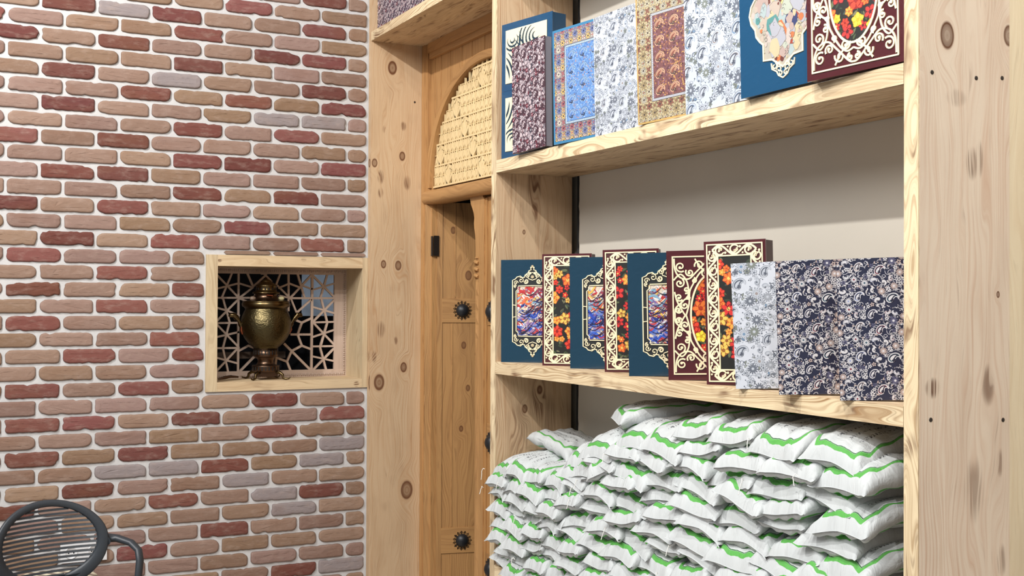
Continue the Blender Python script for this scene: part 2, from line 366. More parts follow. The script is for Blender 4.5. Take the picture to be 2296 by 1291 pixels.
w_shelf = wood('pine_shelf', (206, 182, 148), (160, 122, 82), 0.6, burn=0.8, seed=6.2, freq=60, blotch=0.3, wav=1.5, bs=(34, 6.5, 0.48, 0.66))
upart('side_panel', (0.001, 0.0, 0.0), (0.036, 0.30, 3.5), 'z', w_left)
upart('division_panel', (1.2545, 0.0, 0.0), (1.291, 0.296, 3.5), 'z', w_div)
sp_r = upart('side_panel', (3.151, 0.0, 0.0), (3.190, 0.2520, 3.5), 'z', w_right)
upart('shelf_board', (0.0362, 0.0, 2.683), (1.2543, 0.305, 2.723), 'x', w_shelf, (0.4, 0))
for i, (z0, z1) in enumerate([(2.683, 2.723), (1.985, 2.028), (1.299, 1.341), (0.608, 0.650)]):
    upart('shelf_board', (1.2912, 0.0, z0), (3.1508, 0.294, z1), 'x', w_shelf, (0.13*i, 0.7*i))
# thin lighter facing strips on the front edges follow the boards
def edge_strip(lo, hi, along, uo): return upart('edge_facing', lo, hi, along, w_edge, uo, 0.001)
edge_strip((3.1515, -0.003, 0.0), (3.1895, -0.0002, 3.5), 'z', (0.3, 0))
edge_strip((1.255, -0.003, 0.0), (1.2905, -0.0002, 3.5), 'z', (0.6, 0.4))
for i, (z0, z1) in enumerate([(2.6835, 2.7225), (1.9855, 2.0275), (1.2995, 1.3405), (0.6085, 0.6495)]):
    edge_strip((1.292, -0.003, z0), (3.150, -0.0002, z1), 'x', (0.21*i, 0.3*i))
edge_strip((0.037, -0.003, 2.6835), (1.2538, -0.0002, 2.7225), 'x', (0.8, 0.1))
# screw heads in the right panel
scr = plain('dark_screw', (44, 34, 28), 0.5, 0.3)
for (y, z) in [(0.0332,2.005),(0.1559,2.0045),(0.2306,2.0112),(0.0302,1.3163),(0.2332,1.3078)]:
    b = MB(); b.lathe([(0.0045, -0.002), (0.0045, 0.0006), (0.0015, 0.0010), (0.0, 0.0004)], (3.190-UL.x, y-UL.y, z), 12, axis='x'); b.build('screw_head', scr, unit)
b = MB(); b.lathe([(0.0042, -0.002), (0.0042, 0.0006), (0.0, 0.0010)], (0.036-UL.x, 0.2039-UL.y, 2.4312), 12, axis='x'); b.build('screw_head', scr, unit)
upart('side_panel', (3.151, 0.2525, 0.0), (3.1893, 0.36, 3.5), 'z', wood('pine_pale_plank', (232, 216, 186), (205, 172, 130), 0.3, burn=0.0, seed=7.7, freq=45))

# ------------------------------------------------------------------ door with carved transom
DO, DD = (182, 138, 88), (126, 84, 46)
w_door = wood('door_pine', DO, DD, 0.55, burn=0.0, seed=8.0, freq=60, blotch=0.3, rough=0.5)
w_leaf = wood('door_leaf_pine', (176, 132, 82), (122, 80, 44), 0.5, knots=[(0.09,1.86,0.012),(0.16,1.66,0.016),(0.14,1.35,0.012),(0.20,1.31,0.010),(0.13,0.98,0.010),(0.16,1.16,0.010)], burn=0.0, seed=9.0, freq=55, blotch=0.3, rough=0.5)
w_lat = wood('lattice_maple', (232, 208, 160), (200, 168, 112), 0.35, burn=0.0, seed=3.0, freq=60, blotch=0.2, rough=0.5)
door = empty('door_1', (0.645, 0.25, 0.0)); tag(door, kind='structure'); DL = Vector((0.645, 0.25, 0.0))
def shift(b, o=DL): b.v = [(x-o.x, y-o.y, z-o.z) for x, y, z in b.v]; return b
def dpart(name, boxes, mat, parent=door, bev=0.002, lab=None):
    b = MB()
    for lo, hi, al, uo in boxes: b.box(lo, hi, al, None, 0, uo)
    shift(b); o = b.build(name, mat, parent)
    if bev: bevel(o, bev)
    if lab: o['label'] = lab
    return o
# jambs with stepped moulding, head, lintel
for s_, X in ((1, 0.0375), (-1, 1.2525)):
    bx = [((min(X, X+s_*a), y0, 0.0), (max(X, X+s_*a), 0.31, 2.6825), 'z', (u_, 0)) for a, y0, u_ in ((0.030, 0.2365, 0), (0.042, 0.2395, 0.2), (0.052, 0.243, 0.4), (0.068, 0.262, 0.6))]
    dpart('door_jamb', bx, w_door)
dpart('head_rail', [((0.105, 0.2372, 2.640), (1.185, 0.30, 2.6825), 'x', (0, 0)), ((0.105, 0.244, 2.615), (1.185, 0.30, 2.640), 'x', (0.3, 0))], w_door)
# arched panel: boards with an arch cut out, built as strips between outline and frame
AX, AZ0, AW, AH = 0.645, 2.045, 0.545, 0.475
def arch(t, dw=0.0):      # t 0..1 from left foot to right foot
    a = pi*(1-t); return (AX+cos(a)*(AW+dw)*(1.0), AZ0+abs(sin(a))**0.92*(AH+dw))
N = 64
b = MB()
for i in range(N):
    (xa, za), (xb, zb) = arch(i/N, 0.02), arch((i+1)/N, 0.02)
    xa, xb = max(0.09, xa), min(1.20, xb)
    if xb > xa: b.face([(xa, 0.2606, za), (xb, 0.2606, zb), (xb, 0.2606, 2.64), (xa, 0.2606, 2.64)], [(xa, za), (xb, zb), (xb, 2.64), (xa, 2.64)])
for gx in (0.135, 0.20, 0.30, 0.42, 0.52, 0.64):     # raised beads between boards
    zz = 2.05
    for i in range(N):
        if arch(i/N, 0.03)[0] <= gx <= arch((i+1)/N, 0.03)[0]: zz = arch(i/N, 0.03)[1]
    b.box((gx-0.003, 0.2580, zz), (gx+0.003, 0.2604, 2.625), 'z')
shift(b).build('spandrel_panel', w_door, door)
b = MB()
prof = [(0.030, 0.262), (0.030, 0.247), (0.022, 0.243), (0.006, 0.247), (0.0, 0.250), (0.0, 0.285)]
b.grid([[(arch(i/N, d)[0], y, arch(i/N, d)[1]) for d, y in prof] for i in range(N+1)], lambda a, c_: (c_*0.01, a*0.02), smooth=False, flip=True)
shift(b).build('arch_moulding', w_door, door)
# lattice: grid of fine slats with small tulip-shaped cut pieces
b = MB()
def inarch(x, z, m=0.0): 
    u_ = (x-AX)/(AW-m)
    return abs(u_) < 1 and z > AZ0 and z < AZ0+(AH-m)*(1-u_*u_)**0.46
ly0, ly1 = 0.268, 0.276
def bar(xa, za, xb, zb, w, y0=ly0, y1=ly1):
    d = Vector((xb-xa, zb-za)); L = d.length
    if L < 1e-4: return
    n_ = Vector((-d.y, d.x))/L*w/2; k = max(1, int(L/0.02))
    for i in range(k):
        a, c_ = (xa+(xb-xa)*i/k, za+(zb-za)*i/k), (xa+(xb-xa)*(i+1)/k, za+(zb-za)*(i+1)/k)
        if inarch((a[0]+c_[0])/2, (a[1]+c_[1])/2, 0.004):
            b.prism([(a[0]-n_.x, a[1]-n_.y), (a[0]+n_.x, a[1]+n_.y), (c_[0]+n_.x, c_[1]+n_.y), (c_[0]-n_.x, c_[1]-n_.y)], lambda u_, v_, w_: (u_, w_, v_), y0, y1)
cw, ch = 0.0420, 0.0455
nz_ = int(AH/ch)+1
for j in range(nz_+1):
    z = AZ0+0.003+j*ch
    if j % 2 == 0: bar(AX-AW, z, AX+AW, z, 0.0075, ly0-0.002)
    else: bar(AX-AW, z, AX+AW, z, 0.0028)
for i in range(-16, 17):
    x = AX+i*cw
    bar(x, AZ0, x, AZ0+AH, 0.0052 if i % 2 == 0 else 0.0035, ly0-0.001)
def kite(cx, cz, ex, ez, w, m=0.55):
    if not inarch((cx+ex)/2, (cz+ez)/2, 0.008): return
    dx, dz = ex-cx, ez-cz; nx2, nz2 = -dz, dx; q = w/hypot(dx, dz)
    b.prism([(cx, cz), (cx+dx*m-nx2*q, cz+dz*m-nz2*q), (cx+dx*0.86-nx2*q*1.1, cz+dz*0.86-nz2*q*1.1), (ex, ez), (cx+dx*0.86+nx2*q*1.1, cz+dz*0.86+nz2*q*1.1), (cx+dx*m+nx2*q, cz+dz*m+nz2*q)], lambda u_, v_, w_: (u_, w_, v_), ly0-0.0015+0.001*m, ly1)
for j in range(nz_+1):
    for i in range(-16, 17):
        x, z = AX+i*cw, AZ0+0.003+j*ch
        if (i//2+j//2) % 4 == 3 and abs(i) > 1:          # larger star units every few cells
            if i % 2 == 0 and j % 2 == 0:
                for a in (35, 62, 90, 118, 145): kite(x+cw, z, x+cw+cos(radians(a))*cw*1.1, z+sin(radians(a))*ch*1.75, 0.0062)
                for a in (215, 325): kite(x+cw, z+2*ch, x+cw+cos(radians(a))*cw*0.9, z+2*ch+sin(radians(a))*ch*1.1, 0.0060)
            continue
        B0 = (x+cw/2, z)
        for T_3 in ([(0.03, 0.42), (0.10, 0.88), (0.30, 0.62)], [(0.40, 0.74), (0.50, 1.0), (0.60, 0.74)], [(0.70, 0.62), (0.90, 0.88), (0.97, 0.42)]):
            P = [B0]+[(x+a*cw, z+c_*ch) for a, c_ in T_3]
            if all(inarch(p_[0], p_[1]+0.001, 0.002) for p_ in P[1:]): b.prism(P, lambda u_, v_, w_: (u_, w_, v_), ly0-0.001+0.0008*T_3[0][0], ly1)
        if (i+j) % 2:
            P = [(x, z+ch), (x+cw*0.34, z+ch), (x+cw*0.05, z+ch*0.62)]
            if all(inarch(p_[0], p_[1], 0.006) for p_ in P): b.prism(P, lambda u_, v_, w_: (u_, w_, v_), ly0-0.0004, ly1)
shift(b).build('transom_lattice', w_lat, door)['label'] = 'pale carved wooden lattice filling the arch'
dpart('transom_backing', [((0.09, 0.292, 2.03), (1.20, 0.298, 2.66), 'z', (0, 0))], plain('backing_brown', (92, 60, 34), 0.8), bev=0)  # shade of the lattice gaps is put into this dark brown
# rounded lintel
b = MB(); pr = [(0.250, 2.034), (0.238, 2.030), (0.226, 2.018), (0.221, 2.000), (0.226, 1.985), (0.238, 1.974), (0.262, 1.972), (0.31, 1.974), (0.31, 2.036)]
b.grid([[(x, y, z) for y, z in pr] for x in (0.072, 0.085, 0.4, 0.8, 1.205, 1.218)], lambda a, c_: (c_*0.012, [0.07, 0.085, 0.4, 0.8, 1.2, 1.21][a]), closev=True, smooth=True)
b.face([(0.072, y, z) for y, z in pr]); b.face([(1.218, y, z) for y, z in reversed(pr)])
shift(b).build('lintel', w_door, door)
# open left leaf: hinged at the left jamb and swung inward
hx, hy, ldx, ldy = 0.108, 0.266, 0.2317, 0.9727
leaf = bpy.data.objects.new('door_leaf', None); COL.objects.link(leaf); leaf.parent = door; leaf.location = (hx-DL.x, hy-DL.y, 0)
def LT(s_, z, w): return (ldx*s_+ldy*w, ldy*s_-ldx*w, z)      # w: out of the face toward the viewer side
def leafbox(name, s0, s1, z0, z1, w0, w1, mat, uo=0, along='z', bev=0.0015):
    b = MB(); c8 = [LT(s_, z, w_) for s_ in (s0, s1) for z in (z0, z1) for w_ in (w0, w1)]
    idx = [((1, 5, 7, 3), 's'), ((4, 0, 2, 6), 's'), ((0, 1, 3, 2), 'e'), ((5, 4, 6, 7), 'e'), ((2, 3, 7, 6), 't'), ((1, 0, 4, 5), 't')]
    raw = [(s_, z) for s_ in (s0, s1) for z in (z0, z1) for w_ in (w0, w1)]
    for q, _ in idx:
        b.face([c8[k] for k in q], [((raw[k][0]+uo, raw[k][1]) if along == 'z' else (raw[k][1]+uo, raw[k][0])) for k in q])
    o = b.build(name, mat, leaf); bevel(o, bev); return o
leafbox('leaf_board', 0.022, 0.50, 0.02, 1.982, -0.035, 0.0, w_leaf)
leafbox('hinge_stile', 0.018, 0.042, 0.02, 1.975, 0.0, 0.004, w_leaf, 0.4)
for (s_, z0, z1) in ((0.100, 1.561, 1.978), (0.088, 0.548, 1.447), (0.088, 0.03, 0.428)): leafbox('panel_bead', s_-0.002, s_+0.002, z0, z1, 0, 0.002, w_leaf, 0.5)
for (z0, z1) in ((1.451, 1.557), (0.432, 0.544)): leafbox('cross_rail', 0.042, 0.50, z0, z1, 0.0, 0.0045, w_leaf, 0.7, 'x')
blk = plain('black_iron', (38, 40, 44), 0.42, 0.3, 0.3, 150)
def stud(cx_, cz_, T, parent, R=0.030):
    """domed iron stud on a 15-pointed rosette; T(a,b,w) maps face plane to 3D"""
    b = MB(); n = 15
    for k in range(n):
        a = 2*pi*k/n; q = []
        for rr, da in ((R*0.7, -0.16), (R*1.12, -0.14), (R*1.22, -0.20), (R*1.5, 0.0), (R*1.22, 0.20), (R*1.12, 0.14), (R*0.7, 0.16)):
            q.append((cx_+cos(a+da)*rr, cz_+sin(a+da)*rr))
        b.prism(q, T, 0.0045, 0.0)
    P = [[T(cx_+cos(2*pi*k/28)*r_, cz_+sin(2*pi*k/28)*r_, w_) for k in range(28)] for r_, w_ in ((R, 0.0), (R, 0.005), (R*0.92, 0.012), (R*0.7, 0.019), (R*0.4, 0.024), (R*0.12, 0.0255), (0.0001, 0.0256))]
    b.grid(P, None, closev=True); return b.build('iron_stud', blk, parent)
stud(0.1336, 1.504, LT, leaf); stud(0.137, 0.485, LT, leaf)
# hinge
b = MB(); b.box((-0.030, -0.006, 1.745), (-0.001, -0.003, 1.832), 'z'); b.tube([(0.003, -0.006, 1.745), (0.003, -0.006, 1.832)], 0.0045, 10)
b.box((0.006, -0.001, 1.745), (0.016, 0.022, 1.834), 'z')
b.build('hinge', plain('hinge_steel', (66, 58, 52), 0.45, 0.8), leaf)['label'] = 'dark steel butt hinge'
leafbox('inner_post', -0.034, 0.006, 0.0, 1.972, -0.05, -0.010, w_door, 0.9)
# closed right leaf with carved centre post
rleaf = bpy.data.objects.new('door_leaf', None); COL.objects.link(rleaf); rleaf.parent = door; rleaf.location = (0.62-DL.x, 0.0, 0)
def rbox(name, lo, hi, al, uo, mat=w_leaf):
    b = MB(); b.box(lo, hi, al, None, 0, uo); b.v = [(x-0.62, y-0.25, z) for x, y, z in b.v]; o = b.build(name, mat, rleaf); bevel(o, 0.0015); return o
rbox('leaf_board', (0.60, 0.274, 0.02), (1.18, 0.300, 1.965), 'z', (0.9, 0.3))
for z0, z1 in ((1.451, 1.557), (0.432, 0.544), (0.95, 1.06)): rbox('cross_rail', (0.66, 0.2695, z0), (1.18, 0.275, z1), 'x', (0.2, 0.1))
rbox('stile', (0.635, 0.268, 0.02), (0.655, 0.275, 1.96), 'z', (0.5, 0))
for z in (1.504, 0.985, 0.485): stud(0.700, z, lambda a, b_, w: (a-0.62, 0.2695-0.25-w, b_), rleaf)
# carved post: scrolled head then faceted shaft
b = MB()
outl = [(0.505, 1.990), (0.505, 1.965), (0.512, 1.945), (0.528, 1.925), (0.541, 1.905), (0.546, 1.885), (0.543, 1.865), (0.546, 1.845), (0.556, 1.815), (0.561, 1.78), (0.562, 1.70), (0.562, 0.02), (0.640, 0.02), (0.640, 1.955), (0.622, 1.975), (0.600, 1.990)]
b.prism(outl, lambda u_, v_, w_: (u_-0.62, w_-0.25, v_), 0.262, 0.280, back=True)
yf = 0.262
def facet(x0, x1, z0, z1, h=0.006):
    m = ((x0+x1)/2, (z0+z1)/2); P = [(x0, z0), (x1, z0), (x1, z1), (x0, z1)]
    for i in range(4):
        a, c_ = P[i], P[(i+1) % 4]; b.face([(a[0]-0.62, yf-0.25, a[1]), (c_[0]-0.62, yf-0.25, c_[1]), (m[0]-0.62, yf-h-0.25, m[1])], [a, c_, m])
z = 1.625
while z > 1.45: facet(0.565, 0.592, z-0.056, z-0.002); z -= 0.058
while z > 0.05: facet(0.565, 0.598, z-0.16, z-0.002, 0.003); z -= 0.162
for z0 in (1.70, 1.672, 1.645): b.tube([(0.566-0.62, 0.011, z0-0.004), (0.578-0.62, 0.004, z0+0.006), (0.592-0.62, 0.009, z0)], [0.005, 0.009, 0.006], 8)
b.tube([(0.567-0.62, 0.010, 1.722), (0.592-0.62, 0.010, 1.722)], 0.004, 8)
b.build('carved_post', w_door, rleaf)['label'] = 'carved honey-coloured meeting post with scrolled head'
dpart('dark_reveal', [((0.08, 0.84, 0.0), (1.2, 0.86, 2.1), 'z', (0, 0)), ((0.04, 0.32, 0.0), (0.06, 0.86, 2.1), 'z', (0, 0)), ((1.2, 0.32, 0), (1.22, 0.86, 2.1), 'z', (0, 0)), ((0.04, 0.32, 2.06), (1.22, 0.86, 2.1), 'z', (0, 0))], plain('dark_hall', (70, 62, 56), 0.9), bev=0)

# ------------------------------------------------------------------ niche in the brick wall
w_niche = wood('pine_niche', (202, 182, 148), (156, 124, 88), 0.55, knots=[(0.0, 0.0, 0.0001)], burn=0.25, seed=11.0, freq=60)
w_sill = wood('pine_niche_frame', (208, 184, 148), (160, 124, 84), 0.6, burns=[(1.725, -0.69, 0.01, 0.02, 0.9), (1.71, -0.65, 0.008, 0.012, 0.9), (1.182, -0.05, 0.014, 0.014, 1.0), (1.72, -0.29, 0.01, 0.014, 1.0)], burn=0.3, seed=12.0, freq=60)
niche = empty('wall_niche', (-0.11, -0.35, 1.165), label='square niche framed in knotty pine set in the brick wall', cat='niche'); NL = Vector((-0.11, -0.35, 1.165))
def npart(name, bxs, mat, bev=0.0015, lab=None):
    b = MB()
    for lo, hi, al, uo in bxs: b.box(lo, hi, al, None, 0, uo)
    shift(b, NL); o = b.build(name, mat, niche)
    if bev: bevel(o, bev)
    if lab: o['label'] = lab
    return o
XF, XB = 0.004, -0.235
iy0, iy1, iz0, iz1 = -0.656, -0.0245, 1.2045, 1.6875
npart('frame_board', [((XB, -0.703, 1.166), (XF, iy0, 1.734), 'z', (0, 0))], w_niche)
npart('frame_board', [((XB, iy1, 1.166), (XF, -0.001, 1.734), 'z', (0.3, 0))], w_niche)
npart('frame_board', [((XB, iy0+0.0003, iz1), (XF, iy1-0.0003, 1.734), 'y', (0, 0))], w_sill)
npart('frame_board', [((XB, iy0+0.0003, 1.166), (XF, iy1-0.0003, iz0), 'y', (0, 0))], w_sill)
# lattice panel at the back, transcribed bar by bar
w_grey = wood('lattice_ash', (190, 168, 152), (150, 124, 106), 0.3, burn=0.0, seed=13.0, freq=70)
lat = MB(); XL = -0.218
def c2w(cx_, cy_): p = px_on_wall(430+cx_/3.586, 540+cy_/3.586, XL); return (p.y, p.z)
LB = [((377,262),(372,1050),13),((970,270),(962,1045),16),
((205,275),(380,460),12),((322,262),(240,460),12),((205,383),(380,340),12),((205,457),(500,457),12),((377,340),(490,375),12),((448,262),(490,360),13),((490,375),(380,460),12),((490,370),(592,278),12),
((250,460),(305,655),12),((382,462),(205,640),12),((205,538),(290,562),12),((290,562),(380,600),12),((205,660),(400,658),12),((205,675),(372,850),12),((302,660),(250,860),12),((205,772),(375,733),12),((205,862),(380,860),12),((372,860),(205,1040),12),((250,862),(292,1050),12),((205,940),(372,985),12),((380,883),(455,842),13),((455,842),(520,868),13),((505,928),(390,1045),14),
((580,262),(640,325),12),((712,262),(675,362),12),((778,262),(778,460),13),((700,378),(785,342),12),((785,342),(870,375),12),((850,262),(905,452),13),((958,280),(790,460),13),((790,460),(1155,460),13),((970,275),(1150,455),13),((1092,265),(1035,460),13),((880,355),(970,388),11),((975,393),(1155,340),11),((690,360),(800,470),12),((705,440),(790,460),12),((778,460),(778,560),12),((800,470),(840,570),11),
((1040,460),(1090,655),13),((1155,465),(980,645),13),((980,533),(1150,582),12),((978,655),(1155,650),12),((982,662),(1155,845),13),((1090,655),(1035,848),13),((972,772),(1155,712),12),((970,848),(1155,845),12),((1155,852),(972,1040),13),((1030,850),(1082,1045),13),((972,928),(1150,967),12),
((960,472),(850,572),12),((845,640),(885,657),14),((885,657),(965,620),14),((885,657),(852,750),14),((800,752),(965,752),14),((852,755),(885,842),14),((885,842),(962,872),14),((885,842),(802,885),14),((745,828),(962,1045),15),((802,885),(765,970),14),((765,970),(680,938),14),((765,970),(797,1050),14),((680,938),(672,1000),14),((560,262),(600,262),14),((600,940),(600,1050),12),((480,500),(377,460),12),((640,560),(560,500),12)]
for bi, (a, c_, w_) in enumerate(LB):
    w_ *= 1.35; zo = (bi % 17)*0.00012
    A, B_ = Vector(c2w(*a)), Vector(c2w(*c_)); d = (B_-A).normalized(); n_ = Vector((-d.y, d.x))*w_*0.000514*0.5; A -= d*0.003; B_ += d*0.003
    lat.prism([(A.x-n_.x, A.y-n_.y), (B_.x-n_.x, B_.y-n_.y), (B_.x+n_.x, B_.y+n_.y), (A.x+n_.x, A.y+n_.y)], lambda u_, v_, w2: (w2, u_, v_), XL+0.001+zo, XL-0.009)
zt_, zb_, yr_ = c2w(600, 266)[1], c2w(600, 1042)[1], c2w(1143, 600)[0]
lat.box((XL-0.010, iy0, zt_), (XL+0.004, iy1, iz1), 'y'); lat.box((XL-0.010, iy0, iz0), (XL+0.004, iy1, zb_), 'y'); lat.box((XL-0.010, yr_, zb_), (XL+0.004, iy1, zt_), 'z')
lat.box((XL-0.010, iy0, zb_), (XL+0.003, c2w(203, 600)[0], zt_), 'z')
# carved bead-and-reel strips
def bead(y, z, ry, rz):
    lat.grid([[(XL+0.005+0.004*cos(a), y+ry*sin(a)*cos(b_), z+rz*sin(a)*sin(b_)) for b_ in [2*pi*k/8 for k in range(8)]] for a in (1.55, 1.1, 0.6, 0.05)], None, closev=True)
yA, yB = iy0+0.006, iy1-0.012; k = int((yB-yA)/0.0088)
for i in range(k+1):
    y = yA+(yB-yA)*i/k
    for zz in (iz1-0.012, iz0+0.010): bead(y, zz, 0.0036 if i % 2 else 0.0018, 0.0065)
k = int((iz1-iz0)/0.0088)
for i in range(k+1): bead(iy1-0.010, iz0+0.008+(iz1-iz0-0.016)*i/k, 0.0055, 0.0034 if i % 2 else 0.0018)
shift(lat, NL); lat.build('lattice_panel', w_grey, niche)['label'] = 'pinkish grey geometric lattice with bead-and-reel edge'
# room beyond: dark, with a pale window far inside and a brown shelf
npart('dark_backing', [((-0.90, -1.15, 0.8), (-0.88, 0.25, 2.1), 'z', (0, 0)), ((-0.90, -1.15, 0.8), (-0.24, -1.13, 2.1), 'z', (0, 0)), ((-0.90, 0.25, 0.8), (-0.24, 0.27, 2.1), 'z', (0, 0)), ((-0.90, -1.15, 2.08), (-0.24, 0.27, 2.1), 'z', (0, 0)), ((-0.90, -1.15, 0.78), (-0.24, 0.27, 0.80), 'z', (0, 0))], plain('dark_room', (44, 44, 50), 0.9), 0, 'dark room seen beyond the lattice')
p0 = px_on_wall(678, 612, -0.6); p1 = px_on_wall(760, 708, -0.6)
hz = NT('hazy_pane'); hz.p(Roughness=0.3); tc = hz.n('ShaderNodeTexCoord').outputs['Object']
hz.base(lin4((70, 78, 88))); hz.b.inputs['Emission Color'].default_value = lin4((120, 130, 142)); hz.set(hz.b.inputs['Emission Strength'], hz.math('MULTIPLY_ADD', hz.noise(tc, 9, 3), 0.9, 0.15))
npart('lit_window', [((-0.61, p0.y, p1.z), (-0.60, p1.y, p0.z), 'z', (0, 0))], hz.m, 0, 'grey-blue lit window pane far behind the lattice')
p0 = px_on_wall(480, 790, -0.6); p1 = px_on_wall(640, 802, -0.6)
npart('distant_ledge', [((-0.64, p0.y, p1.z), (-0.60, p1.y, p0.z), 'y', (0, 0))], plain('dusty_ledge', (110, 92, 78), 0.8), 0)

# ------------------------------------------------------------------ samovar
SX, SY, SZ = -0.113, -0.421, 1.2045
sam = empty('samovar', (SX, SY, SZ), label='engraved antique brass samovar standing in the wooden niche', cat='samovar')
def brass(name, c1, c2, rough, engrave=0.0):
    t = NT(name); t.p(Metallic=1.0, Roughness=rough); tc = t.n('ShaderNodeTexCoord').outputs['Object']
    nz = t.noise(tc, 14, 4); t.base(t.mix(nz, lin4(c1), lin4(c2)))
    if engrave:
        v = t.n('ShaderNodeTexVoronoi', feature='SMOOTH_F1'); t.t.links.new(tc, v.inputs['Vector']); v.inputs['Scale'].default_value = 80
        w_ = t.n('ShaderNodeTexWave', wave_type='RINGS'); w_.inputs['Scale'].default_value = 26; w_.inputs['Distortion'].default_value = 14; w_.inputs['Detail'].default_value = 2; w_.inputs['Detail Scale'].default_value = 1.6; t.t.links.new(tc, w_.inputs['Vector'])
        t.bump(t.math('ADD', t.math('MULTIPLY', v.outputs[0], 0.7), w_.outputs[1]), engrave, 0.0022)
    return t.m
BR = brass('aged_brass', (118, 100, 68), (66, 55, 40), 0.28)
BRE = brass('engraved_brass', (104, 93, 64), (66, 58, 42), 0.36, 0.25)
BRD = brass('dark_bronze', (112, 88, 70), (70, 56, 48), 0.34)
COP = brass('copper', (190, 110, 78), (150, 84, 60), 0.3)
K = 0.000514
def sprof(pts): return [(hw*K, (1125-yy)*K) for hw, yy in pts]
def slathe(name, pts, mat, n=48): b = MB(); b.lathe(sprof(pts), (0, 0, 0), n); return b.build(name, mat, sam)
slathe('body', [(100,868),(104,856),(125,840),(150,815),(176,780),(196,740),(208,700),(210,665),(207,630),(198,595),(184,560),(176,545),(172,533)], BRE, 64)
slathe('collar', [(165,536),(176,530),(180,522),(196,512),(200,500),(200,488),(192,480),(196,476),(190,468),(170,466),(150,462)], BR)
slathe('neck', [(168,468),(130,460),(105,448),(95,430),(92,415),(98,408)], BRD)
slathe('crown', [(85,410),(112,405),(115,398),(108,392),(88,386),(87,345),(92,340),(84,332),(60,315),(44,305),(46,298),(30,292),(26,286),(10,284),(8,272),(0.1,268)], BR)
slathe('pierced_ring', [(96,868),(103,864),(103,928),(98,934),(84,938),(82,930)], BRD)
slathe('waist', [(82,936),(70,955),(66,975),(72,992),(84,1003),(100,1010)], BRD)
slathe('pierced_ring', [(84,1004),(113,1006),(114,1012),(114,1052),(108,1058),(85,1060)], BRD)
b = MB(); b.box((-0.040, -0.040, (1125-1098)*K), (0.040, 0.040, (1125-1056)*K), 'z'); bevel(b.build('plinth', BRD, sam), 0.004)
hole = plain('pierced_dark', (14, 12, 12), 0.8)
for (hw, yc, hh, nn) in ((103.5, 897, 17, 22), (114.5, 1032, 15, 24), (88, 366, 13, 18)):
    b = MB(); R_ = hw*K+0.0004
    for k in range(nn):
        a = 2*pi*k/nn; pts = []
        for dz in ((-0.55, 0.55) if hh > 14 else (0,)):
            cz_ = (1125-yc)*K+dz*hh*K*1.0; ring = []
            for q in range(10):
                e = 2*pi*q/10; da = cos(e)*6.2*K/R_; ring.append((R_*cos(a+da), R_*sin(a+da), cz_+sin(e)*hh*K*(0.62 if hh > 14 else 0.8)))
            b.face(ring)
    b.build('pierced_pattern', hole, sam)
for s_ in (-1, 1):      # scrolled side handles with spindle grips
    b = MB(); b.tube([(0.0, s_*0.100, 0.218), (0.0, s_*0.108, 0.232), (0.0, s_*0.118, 0.252), (0.0, s_*0.128, 0.268), (0.0, s_*0.142, 0.278), (0.0, s_*0.154, 0.277), (0.0, s_*0.158, 0.270)], [0.007, 0.010, 0.007, 0.011, 0.0115, 0.010, 0.006], 10)
    for t_ in (0.238, 0.262, 0.275): b.tube([(0, s_*(0.108+(t_-0.238)*0.75), t_), (0.0, s_*(0.112+(t_-0.238)*0.75), t_+0.005)], 0.0125, 10)
    b.build('handle', BR, sam)
    b = MB(); b.tube([(0.0, s_*0.102, 0.196), (0.004, s_*0.108, 0.214), (0.004, s_*0.105, 0.236)], [0.004, 0.0065, 0.005], 8); b.build('handle_mount', COP, sam)
    b = MB(); b.tube([(0.01, s_*0.046, 0.375), (0.012, s_*0.056, 0.362), (0.012, s_*0.056, 0.348), (0.01, s_*0.046, 0.342)], 0.0016, 6); b.build('lid_ring', BRD, sam)
    b = MB(); b.grid([[(0.014+0.010*cos(a)*1.0, s_*0.062+0.0145*sin(a)*cos(e), 0.349+0.010*sin(a)*sin(e)) for e in [2*pi*k/12 for k in range(12)]] for a in [pi*m/8 for m in range(9)]], None, closev=True)
    b.build('lid_knob', plain('bone_knob' if s_ > 0 else 'worn_knob', (206, 196, 150) if s_ > 0 else (128, 108, 92), 0.4), sam)
b = MB(); b.tube([(0.052, -0.012, 0.363), (0.054, 0.014, 0.361)], [0.0045, 0.0035], 8); b.build('copper_patch', COP, sam)
for ax, ay in ((0.045, -0.045), (0.045, 0.045), (-0.045, -0.045), (-0.045, 0.045)):
    b = MB(); b.tube([(ax*0.75, ay*0.75, 0.030), (ax*1.05, ay*1.05, 0.032), (ax*1.3, ay*1.3, 0.022), (ax*1.32, ay*1.35, 0.008), (ax*1.5, ay*1.55, 0.004), (ax*1.75, ay*1.8, 0.006), (ax*1.8, ay*1.9, 0.013)], [0.006, 0.0075, 0.0065, 0.006, 0.004, 0.003, 0.002], 8)
    b.build('foot', BR, sam)
tapo = MB(); tapo.tube([(-0.012, -0.115, 0.012), (-0.010, -0.150, 0.015), (0.0, -0.175, 0.012), (0.002, -0.205, 0.007)], [0.004, 0.006, 0.007, 0.004], 8)
tap = tapo.build('samovar_tap', BRD); tap.location = (SX, SY, SZ); tag(tap, 'loose dark brass tap lying on the niche floor left of the samovar', 'tap')

